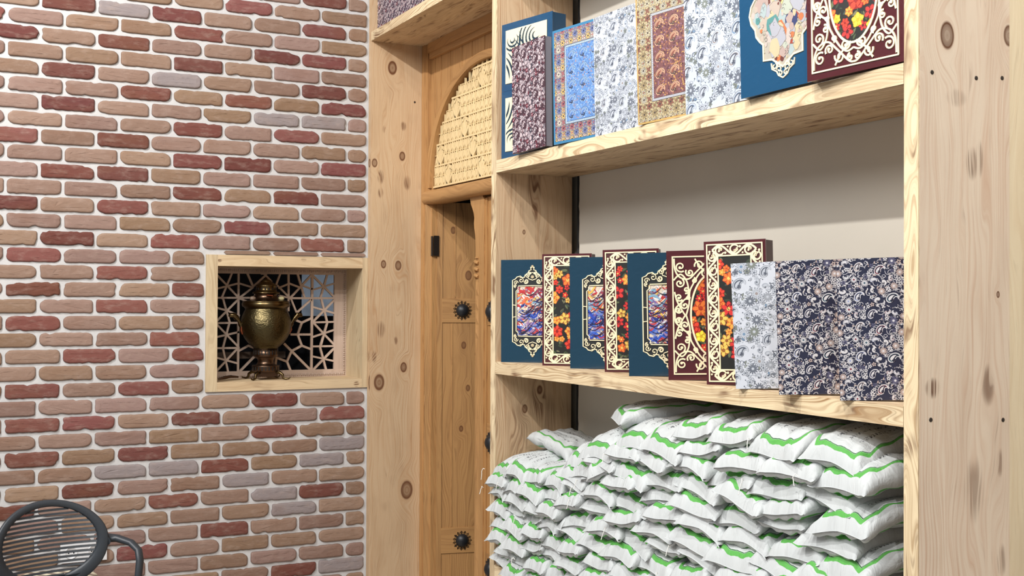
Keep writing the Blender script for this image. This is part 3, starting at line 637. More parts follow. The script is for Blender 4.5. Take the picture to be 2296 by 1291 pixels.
# ------------------------------------------------------------------ presentation boxes: 2D drawing of covers
class Art:
    """flat coloured shapes printed on a w x h cover, clipped to a rectangle"""
    def __init__(s, mb, T, clip, base=0.0003, step=0.00006): s.mb, s.T, s.clip, s.base, s.step, s.k = mb, T, clip, base, step, 0
    def poly(s, pts, col, layer=None, cv=None):
        x0, y0, x1, y1 = s.clip; P = pts
        if not all(x0 <= p[0] <= x1 and y0 <= p[1] <= y1 for p in P):
            for ax, lim, sg in ((0, x0, 1), (0, x1, -1), (1, y0, 1), (1, y1, -1)):
                Q = []
                for i in range(len(P)):
                    a, c_ = P[i-1], P[i]; da, dc = (a[ax]-lim)*sg, (c_[ax]-lim)*sg
                    if (da >= 0) != (dc >= 0):
                        t_ = da/(da-dc); Q.append((a[0]+(c_[0]-a[0])*t_, a[1]+(c_[1]-a[1])*t_))
                    if dc >= 0: Q.append(c_)
                P = Q
                if len(P) < 3: return
        w_ = s.base+(layer if layer is not None else s.k)*s.step
        s.mb.face([s.T(p[0], p[1], w_) for p in P], None, lin(col))
    def stroke(s, pts, w, col, taper=False):
        n = len(pts)
        for i in range(n-1):
            a, c_ = pts[i], pts[i+1]; dx, dy = c_[0]-a[0], c_[1]-a[1]; L = hypot(dx, dy)
            if L < 1e-6: continue
            w0 = w*(sin(pi*(i+0.15)/n) if taper else 1)/2; w1 = w*(sin(pi*(i+1.0)/n) if taper else 1)/2; w1 = max(w1, 1e-5)
            nx_, ny_ = -dy/L, dx/L; e = (0 if taper else w*0.25)/L
            a = (a[0]-dx*e, a[1]-dy*e); c_ = (c_[0]+dx*e, c_[1]+dy*e)
            s.poly([(a[0]+nx_*w0, a[1]+ny_*w0), (a[0]-nx_*w0, a[1]-ny_*w0), (c_[0]-nx_*w1, c_[1]-ny_*w1), (c_[0]+nx_*w1, c_[1]+ny_*w1)], col)
    def disc(s, x, y, r, col, n=10, sx=1.0): s.poly([(x+cos(2*pi*k/n)*r*sx, y+sin(2*pi*k/n)*r) for k in range(n)], col)
    def up(s, d=1): s.k += d
    def flower(s, x, y, r, cp, cc, n=6, rot=0, line=None):
        for k in range(n):
            a = rot+2*pi*k/n; px_, py_ = x+cos(a)*r*0.6, y+sin(a)*r*0.6; q = []
            for m in range(8):
                e = 2*pi*m/8; u_, v_ = cos(e)*r*0.42, sin(e)*r*min(0.3, 1.5/n); q.append((px_+u_*cos(a)-v_*sin(a), py_+u_*sin(a)+v_*cos(a)))
            if line: s.poly([(px_+(g[0]-px_)*1.25, py_+(g[1]-py_)*1.25) for g in q], line, s.k)
            s.poly(q, cp, s.k+1)
        s.k += 2; s.disc(x, y, r*0.28, cc, 7); s.k -= 2
    def leafy(s, x, y, a, L, col, w=0.3, line=None):
        q = [(0, 0), (0.3, w*0.8), (0.65, w*0.75), (1, 0), (0.65, -w*0.45), (0.3, -w*0.6)]
        if line: s.poly([(x+(u_*1.15-0.07)*L*cos(a)-v_*1.35*L*sin(a), y+(u_*1.15-0.07)*L*sin(a)+v_*1.35*L*cos(a)) for u_, v_ in q], line, s.k)
        s.poly([(x+u_*L*cos(a)-v_*L*sin(a), y+u_*L*sin(a)+v_*L*cos(a)) for u_, v_ in q], col, s.k+1)
    def paisley(s, x, y, r, a, cols, mir=1):
        """nested teardrop with a curled tip; cols outer->inner"""
        cl = []; px_, py_ = -0.25*r, -0.95*r; n = 16
        for q in range(n+1):
            t_ = q/n; th = radians(112-205*t_**2.1); cl.append((px_, py_, th)); px_ += cos(th)*3.1*r/n; py_ += sin(th)*3.1*r/n
        for i, c_ in enumerate(cols):
            f0, f1, wd = ((0, 1, 1), (0.03, 0.97, 0.88), (0.07, 0.84, 0.70), (0.10, 0.78, 0.60), (0.15, 0.60, 0.38))[i]
            lo_, hi_ = int(round(f0*n)), int(round(f1*n)); A_, B_ = [], []
            for q in range(lo_, hi_+1):
                t_ = (q-lo_)/(hi_-lo_); w_ = r*0.86*wd*max(0.0, sin(pi*t_**0.62))**0.75*(1-0.35*t_); cx_, cy_, th = cl[q]
                A_.append((cx_-sin(th)*w_, cy_+cos(th)*w_)); B_.append((cx_+sin(th)*w_, cy_-cos(th)*w_))
            for q in range(len(A_)-1):
                P = [B_[q], B_[q+1], A_[q+1], A_[q]]
                s.poly([(x+(u_*cos(a)-v_*sin(a))*mir, y+(u_*sin(a)+v_*cos(a))) for u_, v_ in P], c_, s.k+i)
        s.k += len(cols); s.flower(x-(0.35*r*cos(a)-(-0.15)*r*sin(a))*mir*0.9, y-0.1*r, r*0.36, cols[0], cols[-2], 5, a); s.k -= len(cols)
def spiral(cx_, cy_, r, a0, turns, d=1, rmin=0.18, n=None):
    n = n or max(10, int(14*turns)); return [(cx_+cos(a0+d*2*pi*turns*k/n)*r*(1-(1-rmin)*k/n), cy_+sin(a0+d*2*pi*turns*k/n)*r*(1-(1-rmin)*k/n)) for k in range(n+1)]

def field(A, w, h, pal, seed, per=0.155, big=0.021, dense=1.0, dirs=None):
    """all-over paisley and flower print on a repeating tile"""
    r = random.Random(seed); it = []; placed = []
    def free(x, y, rad):
        for (a, b_, c_) in placed:
            dx = min(abs(x-a), per-abs(x-a)); dy = min(abs(y-b_), per-abs(y-b_))
            if hypot(dx, dy) < rad+c_: return False
        return True
    for kind, rad, cnt, tries in (('pais', big, 5, 300), ('flow', big*0.62, 9, 300), ('pais2', big*0.5, 12, 400), ('flow2', big*0.30, 60, 900), ('leaf', big*0.19, 190, 2600), ('dot', big*0.09, 200, 2200), ('scr', 0.0, pal.get('scr', 0), 400)):
        c_ = 0
        for _ in range(tries):
            if c_ >= cnt*dense: break
            x, y = r.uniform(0, per), r.uniform(0, per); q = rad*(1.0 if kind[:4] == 'pais' else 0.82)
            if free(x, y, q): placed.append((x, y, q)); it.append((kind, x, y, rad*r.uniform(0.85, 1.1), r.uniform(0, 2*pi), r.choice((-1, 1)), r.random())); c_ += 1
    line, lt, accs = pal['line'], pal['light'], pal['acc']
    for ix in range(int(w/per)+2):
        for iy in range(int(h/per)+2):
            ox, oy = ix*per, iy*per
            for kind, x, y, rad, a, m, q in it:
                x2, y2 = x+ox, y+oy
                if x2 < -rad*2 or x2 > w+rad*2 or y2 < -rad*2 or y2 > h+rad*2: continue
                ac = accs[int(q*len(accs))]
                if kind == 'pais':
                    m = 1
                    A.paisley(x2-rad*0.1, y2-rad*0.1, rad*0.62, -0.75+a*0.08, [line, lt, ac, line, lt], m)
                    A.k += 1
                    for k in range(7): A.disc(x2+cos(k*0.7+a)*rad*1.0, y2+sin(k*0.7+a)*rad*1.0, rad*0.07, line, 6)
                    A.k -= 1
                elif kind == 'pais2': A.paisley(x2, y2, rad*0.66, a, [line, lt, ac, lt], m)
                elif kind == 'flow': A.flower(x2, y2, rad*0.85, lt if q < .5 else ac, ac if q < .5 else lt, 12, a, line); A.disc(x2, y2, rad*0.3, line, 8)
                elif kind == 'flow2': A.flower(x2, y2, rad, lt if q < .6 else ac, line, 5, a, line)
                elif kind == 'leaf':
                    A.leafy(x2, y2, a, rad*2.4, lt if q < .45 else ac, 0.3, line)
                    if q > 0.72: A.stroke(spiral(x2, y2, rad*1.5, a, 1.0, m), rad*0.28, line if pal.get('scroll') is None else pal['scroll'])
                elif kind == 'scr': A.stroke([(x2+cos(a+e_*0.5*m)*pal.get('scl', 0.0012)*e_, y2+sin(a+e_*0.5*m)*pal.get('scl', 0.0012)*e_) for e_ in range(6)], pal.get('scw', 0.0007), pal.get('scrc', line))
                else: A.disc(x2, y2, rad, lt if q < .5 else ac, 6)
    # a few long vines
    A.k += 1
    for ix in range(int(w/per)+2):
        for iy in range(int(h/per)+2):
            for k, (vx, vy, va) in enumerate(((0.03, 0.02, 0.5), (0.10, 0.09, 0.9), (0.06, 0.13, 0.2), (0.13, 0.04, 1.3))):
                pts = [(ix*per+vx+t_*0.05*cos(va)+0.010*sin(t_*5), iy*per+vy+t_*0.05*sin(va)+0.010*cos(t_*4)) for t_ in [q/10 for q in range(11)]]
                A.stroke(pts, pal.get('vw', 0.0012), pal.get('vine', lt)); e = pts[-1]; A.stroke(spiral(e[0]-0.005, e[1], 0.005, 0, 0.8, 1), pal.get('vw', 0.0012)*0.8, pal.get('vine', lt))
    A.k -= 1
WHITEP = dict(scr=260, line=(82, 88, 102), light=(184, 190, 200), acc=[(132, 138, 150), (148, 138, 136), (112, 138, 166), (160, 165, 174), (128, 134, 126), (108, 114, 126)], vine=(150, 156, 168), vw=0.0007)
NAVYP = dict(scr=190, scrc=(206, 204, 210), scl=0.0021, scw=0.0011, line=(34, 34, 56), light=(214, 212, 216), acc=[(128, 60, 72), (52, 84, 100), (150, 160, 196), (196, 176, 170), (92, 92, 120), (220, 214, 214)], vine=(218, 216, 222))
REDP = dict(scr=170, scrc=(176, 164, 176), scl=0.0019, scw=0.0010, line=(50, 38, 52), light=(216, 200, 204), acc=[(132, 34, 52), (92, 104, 118), (182, 150, 156), (120, 44, 60), (70, 72, 84), (196, 180, 186)], vine=(190, 180, 190))
PRINT = colmat('printed_paper', 0.38, 0.15, 0.06, 500, 0.10)
CREAM = plain('cream_fretwork', (244, 228, 190), 0.5)
TEALM = None
def gloss(name, col, rough=0.22):
    t = NT(name); t.p(Roughness=rough); t.b.inputs['Coat Weight'].default_value = 0.6; t.b.inputs['Coat Roughness'].default_value = 0.06
    tc = t.n('ShaderNodeTexCoord').outputs['Object']; n_ = t.noise(tc, 26, 3, 0.5, 0.6)
    t.base(lin4(col)); t.bump(n_, 0.35, 0.004); return t.m
TEAL = gloss('teal_lacquer', (12, 52, 73)); BLUE = gloss('blue_lacquer', (9, 68, 104)); MARO = gloss('maroon_lacquer', (74, 22, 28)); MARD = plain('maroon_recess', (70, 22, 24), 0.5)
PAPW = plain('box_side_paper', (120, 118, 128), 0.6); PAPG = plain('gold_edge', (206, 168, 92), 0.4)
def rayz(x, y, z): d = sight(x, y); return SV_P+d*((z-SV_P.z)/d.z)
def pbox(bl, tl, ang, w, h, t, zs, label, group, cover=None, body=None, name='presentation_box', loc=None, roll=None):
    """box whose lower left front corner is at photo pixel bl on the shelf; returns root and cover drawing helper"""
    p = Vector(loc) if loc else rayz(bl[0], bl[1], zs); p.z = zs
    a = radians(ang); hd = Vector((cos(a), sin(a), 0))
    if roll is None:
        d = sight(*tl); n_ = Vector((-sin(a), cos(a), 0)); k = (p-SV_P).dot(n_)/d.dot(n_); q = SV_P+d*k-p
        roll = -atan2(q.dot(hd), q.z)*0.75; h = h or q.length
    root = empty(name, p, label=label, cat='box', group=group)
    root.rotation_euler = (0, -roll, a)
    b = MB(); b.box((0, 0, 0.0), (w, 0.0035, h), 'z', cover if isinstance(cover, tuple) else None)
    return root, b, w, h
def side(root, w, h, t, mat): b = MB(); b.box((0.002, 0.0037, 0.0015), (w-0.002, t, h-0.0015), 'z'); o = b.build('box_body', mat, root); bevel(o, 0.001); return o
T0 = lambda u_, v_, w_: (u_, -w_, v_)
HK = [0]
def cream(mbx, pts, w, f=0.0022, closed=False):
    """raised cut-wood strip along a path"""
    HK[0] = (HK[0]+1) % 23; f += HK[0]*0.000012
    n = len(pts); L = []
    for i in range(n):
        a = pts[(i-1) % n] if closed else pts[max(i-1, 0)]; c_ = pts[(i+1) % n] if closed else pts[min(i+1, n-1)]
        dx, dy = c_[0]-a[0], c_[1]-a[1]; q = hypot(dx, dy) or 1; ww = w[i]/2 if isinstance(w, list) else w/2
        L.append(((pts[i][0]-dy/q*ww, pts[i][1]+dx/q*ww), (pts[i][0]+dy/q*ww, pts[i][1]-dx/q*ww)))
    for i in range(n if closed else n-1):
        (a1, a2), (b1, b2) = L[i], L[(i+1) % n]
        mbx.face([T0(*a2, f), T0(*b2, f), T0(*b1, f), T0(*a1, f)])
        mbx.face([T0(*a1, f), T0(*b1, f), T0(*b1, 0), T0(*a1, 0)]); mbx.face([T0(*b2, f), T0(*a2, f), T0(*a2, 0), T0(*b2, 0)])
def blob(mbx, x, y, r, f=0.00255): mbx.prism([(x+cos(2*pi*k/9)*r, y+sin(2*pi*k/9)*r) for k in range(9)], T0, f, 0)
def curl(mbx, x, y, r, a0, turns, d, w): P = spiral(x, y, r, a0, turns, d, 0.25); cream(mbx, P, [w*(1-0.35*i/len(P)) for i in range(len(P))]); e = P[-1]; blob(mbx, e[0], e[1], w*0.75)
def rectpath(x0, y0, x1, y1): return [(x0, y0), (x1, y0), (x1, y1), (x0, y1)]
def rectframe(mbx, x0, y0, x1, y1, w):
    for a, c_ in (((x0-w/2, y0), (x1+w/2, y0)), ((x0-w/2, y1), (x1+w/2, y1)), ((x0, y0), (x0, y1)), ((x1, y0), (x1, y1))): cream(mbx, [a, c_], w)
def poppies(A, x0, y0, x1, y1, seed, bright=1.0, dens=1.0, yellow=False):
    """painted bouquet on a dark green ground"""
    r = random.Random(seed); A.poly([(x0, y0), (x1, y0), (x1, y1), (x0, y1)], (30, 30, 26)); W_, H_ = x1-x0, y1-y0; A.up()
    for _ in range(int(90*dens)): A.leafy(r.uniform(x0, x1), r.uniform(y0, y1), r.uniform(0, 6.28), r.uniform(0.010, 0.024), r.choice([(70, 84, 54), (96, 104, 72), (52, 62, 46), (112, 110, 84), (60, 74, 66)]), 0.26)
    A.up(2); fl = []
    for _ in range(400):
        x, y = r.uniform(x0, x1), r.uniform(y0+H_*0.10, y1-H_*0.05); q = r.choice((0.016, 0.019, 0.013, 0.009))*sqrt(W_/0.10)*0.95
        if all(hypot(x-a, y-b_) > (q+c_)*0.82 for a, b_, c_ in fl): fl.append((x, y, q))
        if len(fl) > 32*dens: break
    for x, y, q in fl:
        c1, c2 = r.choice([((226, 66, 44), (150, 30, 26)), ((232, 120, 50), (180, 60, 30)), ((240, 168, 70), (200, 100, 40)), ((214, 52, 48), (90, 20, 30))]+([((246, 232, 70), (220, 170, 40))] if yellow else [((228, 190, 90), (150, 90, 40))]))
        A.disc(x, y, q, c2, 14); A.k += 1; A.flower(x, y, q*1.1, c1, c2 if r.random() < 0.6 else (240, 196, 100), r.choice((5, 6)), r.uniform(0, 6), c2); A.k += 3; A.stroke(spiral(x+q*0.2, y, q*0.7, r.uniform(0, 6), 0.5), q*0.10, c2); A.k -= 4
    A.up(5)

# --- maroon box with scrolling border
def border_box(bl, tl, ang, w, h, t, zs, label, group, seed):
    root, b, w, h = pbox(bl, tl, ang, w, h, t, zs, label, group)
    bevel(b.build('cover_panel', MARO, root), 0.001); side(root, w, h, t, plain('maroon_side', (74, 48, 52), 0.5))
    m = 0.0085; bw = 0.0285; x0, y0, x1, y1 = m, m, w-m, h-m
    pic = MB(); A = Art(pic, T0, (x0+bw, y0+bw, x1-bw, y1-bw)); poppies(A, x0+bw, y0+bw, x1-bw, y1-bw, seed, dens=0.9)
    pic.build('flower_picture', PRINT, root)
    rec = MB(); rec.prism([(x0, y0), (x1, y0), (x1, y1), (x0, y1)], T0, 0.0002, 0); rec.build('recess', MARD, root)
    f = MB(); rectframe(f, x0, y0, x1, y1, 0.0032); rectframe(f, x0+bw, y0+bw, x1-bw, y1-bw, 0.0034)
    def run(ax, c0, a0, a1, n, flip):
        L = (a1-a0)/n
        for i in range(n):
            s_ = 1 if (i+flip) % 2 else -1; c_ = a0+L*(i+0.5); amp = bw*0.5-0.0028
            pts = [((c_-L/2+L*k/10), c0+s_*amp*sin(pi*k/10)) for k in range(11)]
            sp_ = spiral(c_-L*0.02, c0+s_*amp*0.02, L*0.36, -s_*0.15*pi, 0.85, -s_, 0.36)
            g = (lambda P: [(u_, v_) for u_, v_ in P]) if ax == 0 else (lambda P: [(v_, u_) for u_, v_ in P])
            cream(f, g(pts), 0.0046); cream(f, g(sp_), [0.0032+0.0022*k/len(sp_) for k in range(len(sp_))])
            e = sp_[-1]; blob(f, *g([e])[0], 0.0040)
            for da in (0.4, 1.7, 3.0): q = (e[0]+cos(da+s_)*0.0052, e[1]-s_*abs(sin(da))*0.0052); blob(f, *g([q])[0], 0.0027)
            q = (c_+L*0.40, c0-s_*amp*0.62); blob(f, *g([q])[0], 0.0030); q = (c_-L*0.42, c0-s_*amp*0.70); blob(f, *g([q])[0], 0.0024)
    nh = max(3, round((w-2*m-bw)/0.035)); nv = max(6, round((h-2*m-bw)/0.0345))
    run(0, y0+bw/2, x0+bw/2, x1-bw/2, nh, 0); run(0, y1-bw/2, x0+bw/2, x1-bw/2, nh, 1); run(1, x0+bw/2, y0+bw/2, y1-bw/2, nv, 1); run(1, x1-bw/2, y0+bw/2, y1-bw/2, nv, 0)
    f.build('fretwork', CREAM, root)['label'] = 'cream cut-out scroll border'
    return root

# --- maroon box with oval bouquet
def oval_box(bl, tl, ang, w, h, t, zs, label, group, seed):
    root, b, w, h = pbox(bl, tl, ang, w, h, t, zs, label, group)
    bevel(b.build('cover_panel', MARO, root), 0.001); side(root, w, h, t, plain('maroon_side', (74, 48, 52), 0.5))
    m = 0.016; x0, y0, x1, y1 = m, m, w-m, h-m; cx_, cy_ = w/2, h/2; rx, ry = (x1-x0)*0.280, (y1-y0)*0.350
    class Ov(Art):
        def poly(s, pts, col, layer=None, cv=None):      # clip to the oval by pulling points inside
            q = []; ins = False
            for (x, y) in pts:
                d = hypot((x-cx_)/rx, (y-cy_)/ry)
                if d > 1: x, y = cx_+(x-cx_)/d, cy_+(y-cy_)/d
                else: ins = True
                q.append((x, y))
            if ins: Art.poly(s, q, col, layer)
    pic = MB(); A = Ov(pic, T0, (0, 0, w, h)); Art.poly(A, [(cx_+rx*cos(2*pi*k/48), cy_+ry*sin(2*pi*k/48)) for k in range(48)], (28, 26, 24)); A.up()
    poppies(A, cx_-rx, cy_-ry, cx_+rx, cy_+ry, seed, dens=1.25, yellow=True); pic.build('flower_picture', PRINT, root)
    f = MB(); rectframe(f, x0, y0, x1, y1, 0.0034); cream(f, [(cx_+rx*cos(2*pi*k/56), cy_+ry*sin(2*pi*k/56)) for k in range(56)], 0.0048, closed=True)
    W_, H_ = x1-x0, y1-y0
    S = [(0.10,0.085,0.070,0.3*pi,1.2,1),(0.215,0.135,0.055,1.2*pi,1.2,-1),(0.335,0.075,0.062,0.9*pi,1.15,1),(0.405,0.150,0.058,0.0,1.2,-1),(0.085,0.225,0.062,1.7*pi,1.15,1),(0.165,0.285,0.045,0.6*pi,1.1,-1),(0.075,0.345,0.052,0.2*pi,1.2,1),(0.145,0.415,0.055,1.4*pi,1.15,-1),(0.065,0.455,0.042,0.1*pi,1.1,1),(0.265,0.205,0.036,1.5*pi,1.05,1),(0.46,0.055,0.040,0.5*pi,1.1,1),(0.195,0.355,0.030,0.8*pi,1.0,1)]
    St = [[(0.02,0.015),(0.03,0.11),(0.09,0.175),(0.20,0.19),(0.30,0.13),(0.44,0.035),(0.5,0.02)],[(0.01,0.20),(0.10,0.15),(0.18,0.22),(0.19,0.33),(0.12,0.38),(0.03,0.44),(0.02,0.5)],[(0.5,0.115),(0.42,0.10),(0.33,0.15),(0.25,0.24),(0.21,0.30),(0.20,0.40),(0.16,0.5)],[(0.02,0.30),(0.05,0.38),(0.12,0.47),(0.15,0.5)],[(0.28,0.02),(0.36,0.10),(0.47,0.16)]]
    def sm(P, n=6):
        out = []
        for i in range(len(P)-1):
            p0, p1, p2, p3 = P[max(i-1, 0)], P[i], P[i+1], P[min(i+2, len(P)-1)]
            for k in range(n):
                t_ = k/n; out.append(tuple(0.5*((2*p1[c_])+(-p0[c_]+p2[c_])*t_+(2*p0[c_]-5*p1[c_]+4*p2[c_]-p3[c_])*t_*t_+(-p0[c_]+3*p1[c_]-3*p2[c_]+p3[c_])*t_**3) for c_ in (0, 1)))
        return out+[P[-1]]
    for mx in (0, 1):
        for my in (0, 1):
            fx = (lambda u_: x1-u_*W_) if mx else (lambda u_: x0+u_*W_); fy = (lambda v_: y1-v_*H_) if my else (lambda v_: y0+v_*H_)
            for (u_, v_, r_, a0, tn, d) in S:
                P = spiral(0, 0, r_*W_, a0, tn, d, 0.22); P = [(fx(u_)+(-p[0] if mx else p[0]), fy(v_)+(-p[1] if my else p[1])) for p in P]
                cream(f, P, [0.0042*(1-0.25*i/len(P)) for i in range(len(P))]); blob(f, P[-1][0], P[-1][1], 0.0038)
            for P in St: cream(f, sm([(fx(a), fy(c_)) for a, c_ in P]), 0.0040)
    f.build('fretwork', CREAM, root)['label'] = 'cream cut-out scrollwork around an oval'
    return root

# --- teal box with cusped medallion and swirling calligraphic picture
def medal_box(bl, tl, ang, w, h, t, zs, label, group, seed):
    root, b, w, h = pbox(bl, tl, ang, w, h, t, zs, label, group)
    bevel(b.build('cover_panel', TEAL, root), 0.0012); side(root, w, h, t, plain('teal_side', (30, 52, 66), 0.5))
    px0, px1, py0, py1 = w*0.26, w*0.74+0.012, h*0.265, h*0.735; cx_ = w/2
    px1 = w-px0; pic = MB(); A = Art(pic, T0, (px0, py0, px1, py1)); r = random.Random(seed)
    A.poly([(px0, py0), (px1, py0), (px1, py1), (px0, py1)], (222, 206, 186)); A.up()
    PW, PH = px1-px0, py1-py0
    for i in range(230):     # broad brush sweeps: blue low, red and orange high
        v_ = r.random(); yy = py0+PH*v_; xx = px0+r.uniform(-0.02, PW*0.95)
        c_ = r.choice([(40, 72, 176), (60, 100, 196), (30, 50, 130), (110, 130, 200), (226, 224, 230), (160, 130, 170), (200, 70, 70)] if v_ < 0.5+r.uniform(-.12, .12) else [(196, 52, 56), (226, 110, 70), (240, 216, 190), (130, 170, 196), (232, 186, 90), (150, 60, 80), (230, 226, 224), (120, 90, 150)])
        q = r.uniform(0.35, 1.0); sg = -1 if i % 3 else 1; jt = r.uniform(0.8, 1.5)
        P = [(xx+0.045*q*t_/10, yy+0.016*q*sin(t_/10*pi*jt)*sg) for t_ in range(11)]
        A.stroke(P, r.uniform(0.004, 0.010), c_, True); A.k += 0.12
    for i in range(40):     # dark calligraphic strokes
        yy = py0+PH*(0.05+0.9*r.random()); xx = px0+r.uniform(-0.02, PW*0.7); c_ = r.choice([(30, 28, 72), (36, 28, 48), (26, 36, 90), (70, 26, 46)])
        P = [(xx+0.055*t_/12, yy-0.018*sin(t_/12*pi)+0.012*t_/12) for t_ in range(13)]; A.stroke(P, r.uniform(0.0018, 0.0038), c_, True); A.k += 0.12
        if i % 3 == 0: A.stroke(spiral(xx+0.03, yy+0.01, 0.008, r.uniform(0, 6), 0.9), 0.0012, (244, 238, 230)); A.k += 0.1
    pic.build('calligraphy_picture', PRINT, root)
    # fretwork outline, mirrored left-right and top-bottom
    ox = w*0.185; f = MB(); Q = [(ox, h*0.5), (ox, h*0.80), (ox+0.010, h*0.812), (ox+0.016, h*0.832), (ox+0.028, h*0.840), (ox+0.034, h*0.825), (ox+0.042, h*0.828), (ox+0.044, h*0.848), (ox+0.055, h*0.872), (cx_-0.012, h*0.892), (cx_-0.004, h*0.902), (cx_-0.006, h*0.915), (cx_, h*0.932)]
    back = MB()
    for mx in (0, 1):
        for my in (0, 1):
            g = lambda x, y: (w-x if mx else x, h-y if my else y)
            cream(f, [g(*p) for p in Q], 0.0030)
            I_ = [(px0-0.004, h*0.5), (px0-0.004, py1-0.014), (px0+0.003, py1-0.008), (px0+0.004, py1+0.003), (cx_, py1+0.004)]
            cream(f, [g(*p) for p in I_], 0.0028)
            for (u_, v_, r_, a0, d) in ((ox+0.012, h*0.775, 0.008, 0, 1), (ox+0.030, h*0.800, 0.010, 2, -1), (ox+0.048, h*0.790, 0.009, 4, 1), (cx_-0.018, h*0.845, 0.008, 1, -1), (cx_-0.022, h*0.790, 0.008, 3, 1), (cx_-0.008, h*0.870, 0.006, 2, 1), (ox+0.010, h*0.745, 0.006, 5, -1)):
                P = [g(*p) for p in spiral(u_, v_, r_, a0, 1.1, d, 0.25)]; cream(f, P, 0.0022); blob(f, P[-1][0], P[-1][1], 0.0022)
            cream(f, [g(*p) for p in ((cx_, h*0.80), (cx_-0.014, h*0.815), (cx_-0.016, h*0.845), (cx_-0.008, h*0.865), (cx_, h*0.875))], 0.0024)
            cream(f, [g(ox, h*0.56), g(px0-0.004, h*0.555)], 0.0022); blob(f, *g(cx_, h*0.832), 0.0055)
            blob(f, *g(cx_, h*0.935), 0.0042); blob(f, *g(cx_-0.005, h*0.922), 0.0028)
            S_ = [g(*p) for p in Q]+[g(cx_, py1), g(px0, py1), g(px0-0.002, h*0.5)]
            if mx != my: S_ = S_[::-1]
            back.face([T0(x, y, 0.0002) for x, y in S_])
    back.build('recess', plain('teal_recess', (24, 28, 30), 0.7), root)
    f.build('fretwork', CREAM, root)['label'] = 'cream cut-out medallion frame'
    return root

def print_box(bl, tl, ang, w, h, t, zs, label, group, pal, seed, bgc, edge=None, body=None, per=0.155, big=0.021, roll=None, loc=None):
    root, b, w, h = pbox(bl, tl, ang, w, h, t, zs, label, group, cover=lin(bgc), roll=roll, loc=loc)
    A = Art(b, T0, (0.0003, 0.0003, w-0.0003, h-0.0003)); field(A, w, h, pal, seed, per, big)
    b.build('cover_panel', PRINT, root); side(root, w, h, t, body or PAPW); return root

def carpet_box(bl, tl, ang, w, h, t, zs, label, group, c, roll=None):
    """bordered cover: small flower border, line frame, rows of paisleys on a dense field"""
    root, b, w, h = pbox(bl, tl, ang, w, h, t, zs, label, group, cover=lin(c['edge']), roll=roll)
    m = c['m']; A = Art(b, T0, (m, m, w-m, h-m)); r = random.Random(c['seed'])
    A.poly([(m, m), (w-m, m), (w-m, h-m), (m, h-m)], c['border']); A.up()
    bw = c['bw']; per = bw*0.40
    nx_ = max(2, round((w-2*m)/per)); ny_ = round((h-2*m)/per)
    for i in range(nx_+1):
        for j in range(ny_+1):
            x, y = m+(w-2*m)*i/nx_, m+(h-2*m)*j/ny_
            if min(x, w-x) < m+bw+per*0.35 or min(y, h-y) < m+bw+per*0.35:
                k_ = (i*2+j*3) % 4
                if (i+j) % 2 == 0: A.flower(x, y, per*0.56, c['b'][k_ % len(c['b'])], c['line'], 8 if k_ % 2 else 6, 0.3*k_, c['line'])
                else:
                    for a in (0.78, 2.36, 3.93, 5.5): A.leafy(x, y, a, per*0.55, c['b'][(k_+1) % len(c['b'])], 0.28, c['line'])
                    A.k += 2; A.disc(x, y, per*0.15, c['b'][2 % len(c['b'])], 8); A.k -= 2
                A.k += 1; A.stroke(spiral(x+per*0.3, y+per*0.28, per*0.22, i+j, 0.9), per*0.06, c['line']); A.k -= 1
    A.up(4); x0, y0, x1, y1 = m+bw, m+bw, w-m-bw, h-m-bw
    for q, cc in ((0, c['line']), (0.0016, c['frame']), (0.0072, c['line']), (0.0084, c['field'])):
        A.poly([(x0+q, y0+q), (x1-q, y0+q), (x1-q, y1-q), (x0+q, y1-q)], cc); A.up()
    for k in range(int((y1-y0)/0.005)):
        for x in (x0+0.0044, x1-0.0044): A.disc(x, y0+0.004+k*0.005, 0.0012, c['line'], 5)
    for k in range(int((x1-x0)/0.005)):
        for y in (y0+0.0044, y1-0.0044): A.disc(x0+0.004+k*0.005, y, 0.0012, c['line'], 5)
    q = 0.0088; A.clip = (x0+q, y0+q, x1-q, y1-q); FW, FH = x1-x0-2*q, y1-y0-2*q
    for _ in range(1000):
        x, y = x0+q+r.random()*FW, y0+q+r.random()*FH
        if r.random() < 0.5: A.leafy(x, y, r.uniform(0, 6.28), 0.0075, r.choice(c['f']), 0.35)
        else: A.disc(x, y, 0.0022, r.choice(c['f']), 6)
    A.up(3); rows = c['rows']; cols = 3; pr = 0.0185
    for j in range(rows):
        for i in range(cols):
            x, y = x0+q+FW*(i+0.5)/cols, y0+q+FH*(j+0.42)/rows
            A.paisley(x-pr*0.1, y-pr*0.3, pr*0.80, -0.75, [c['line'], c['p'][0], c['line'], c['p'][0], c['p'][1]], 1)
    b.build('cover_panel', PRINT, root); side(root, w, h, t, body_mat(c['edge'])); return root
def body_mat(c): return plain('box_side', tuple(v*0.8 for v in c), 0.5)

Z3, Z2 = 1.341, 2.028
GL, GU = 'presentation boxes on the lower shelf', 'presentation boxes on the upper shelf'
medal_box((1123.5,811.5), (1123,582), 46, 0.222, 0.345, 0.035, Z3, 'teal box with cream medallion at the far left end of the lower shelf', GL, 1)
border_box((1216,819.3), (1215,569.6), 42, 0.166, 0.357, 0.045, Z3, 'maroon box with scroll border, second from the left on the lower shelf', GL, 11)
medal_box((1278.5,826), (1276,577), 48, 0.222, 0.341, 0.035, Z3, 'teal medallion box third from the left on the lower shelf, between two maroon ones', GL, 2)
border_box((1356,833.8), (1349,560), 46, 0.166, 0.357, 0.040, Z3, 'maroon scroll-bordered box fourth from the left on the lower shelf, between two teal ones', GL, 12)
medal_box((1410.5,843), (1404,568), 52, 0.222, 0.340, 0.035, Z3, 'rightmost teal medallion box on the lower shelf, beside the maroon oval box', GL, 3)
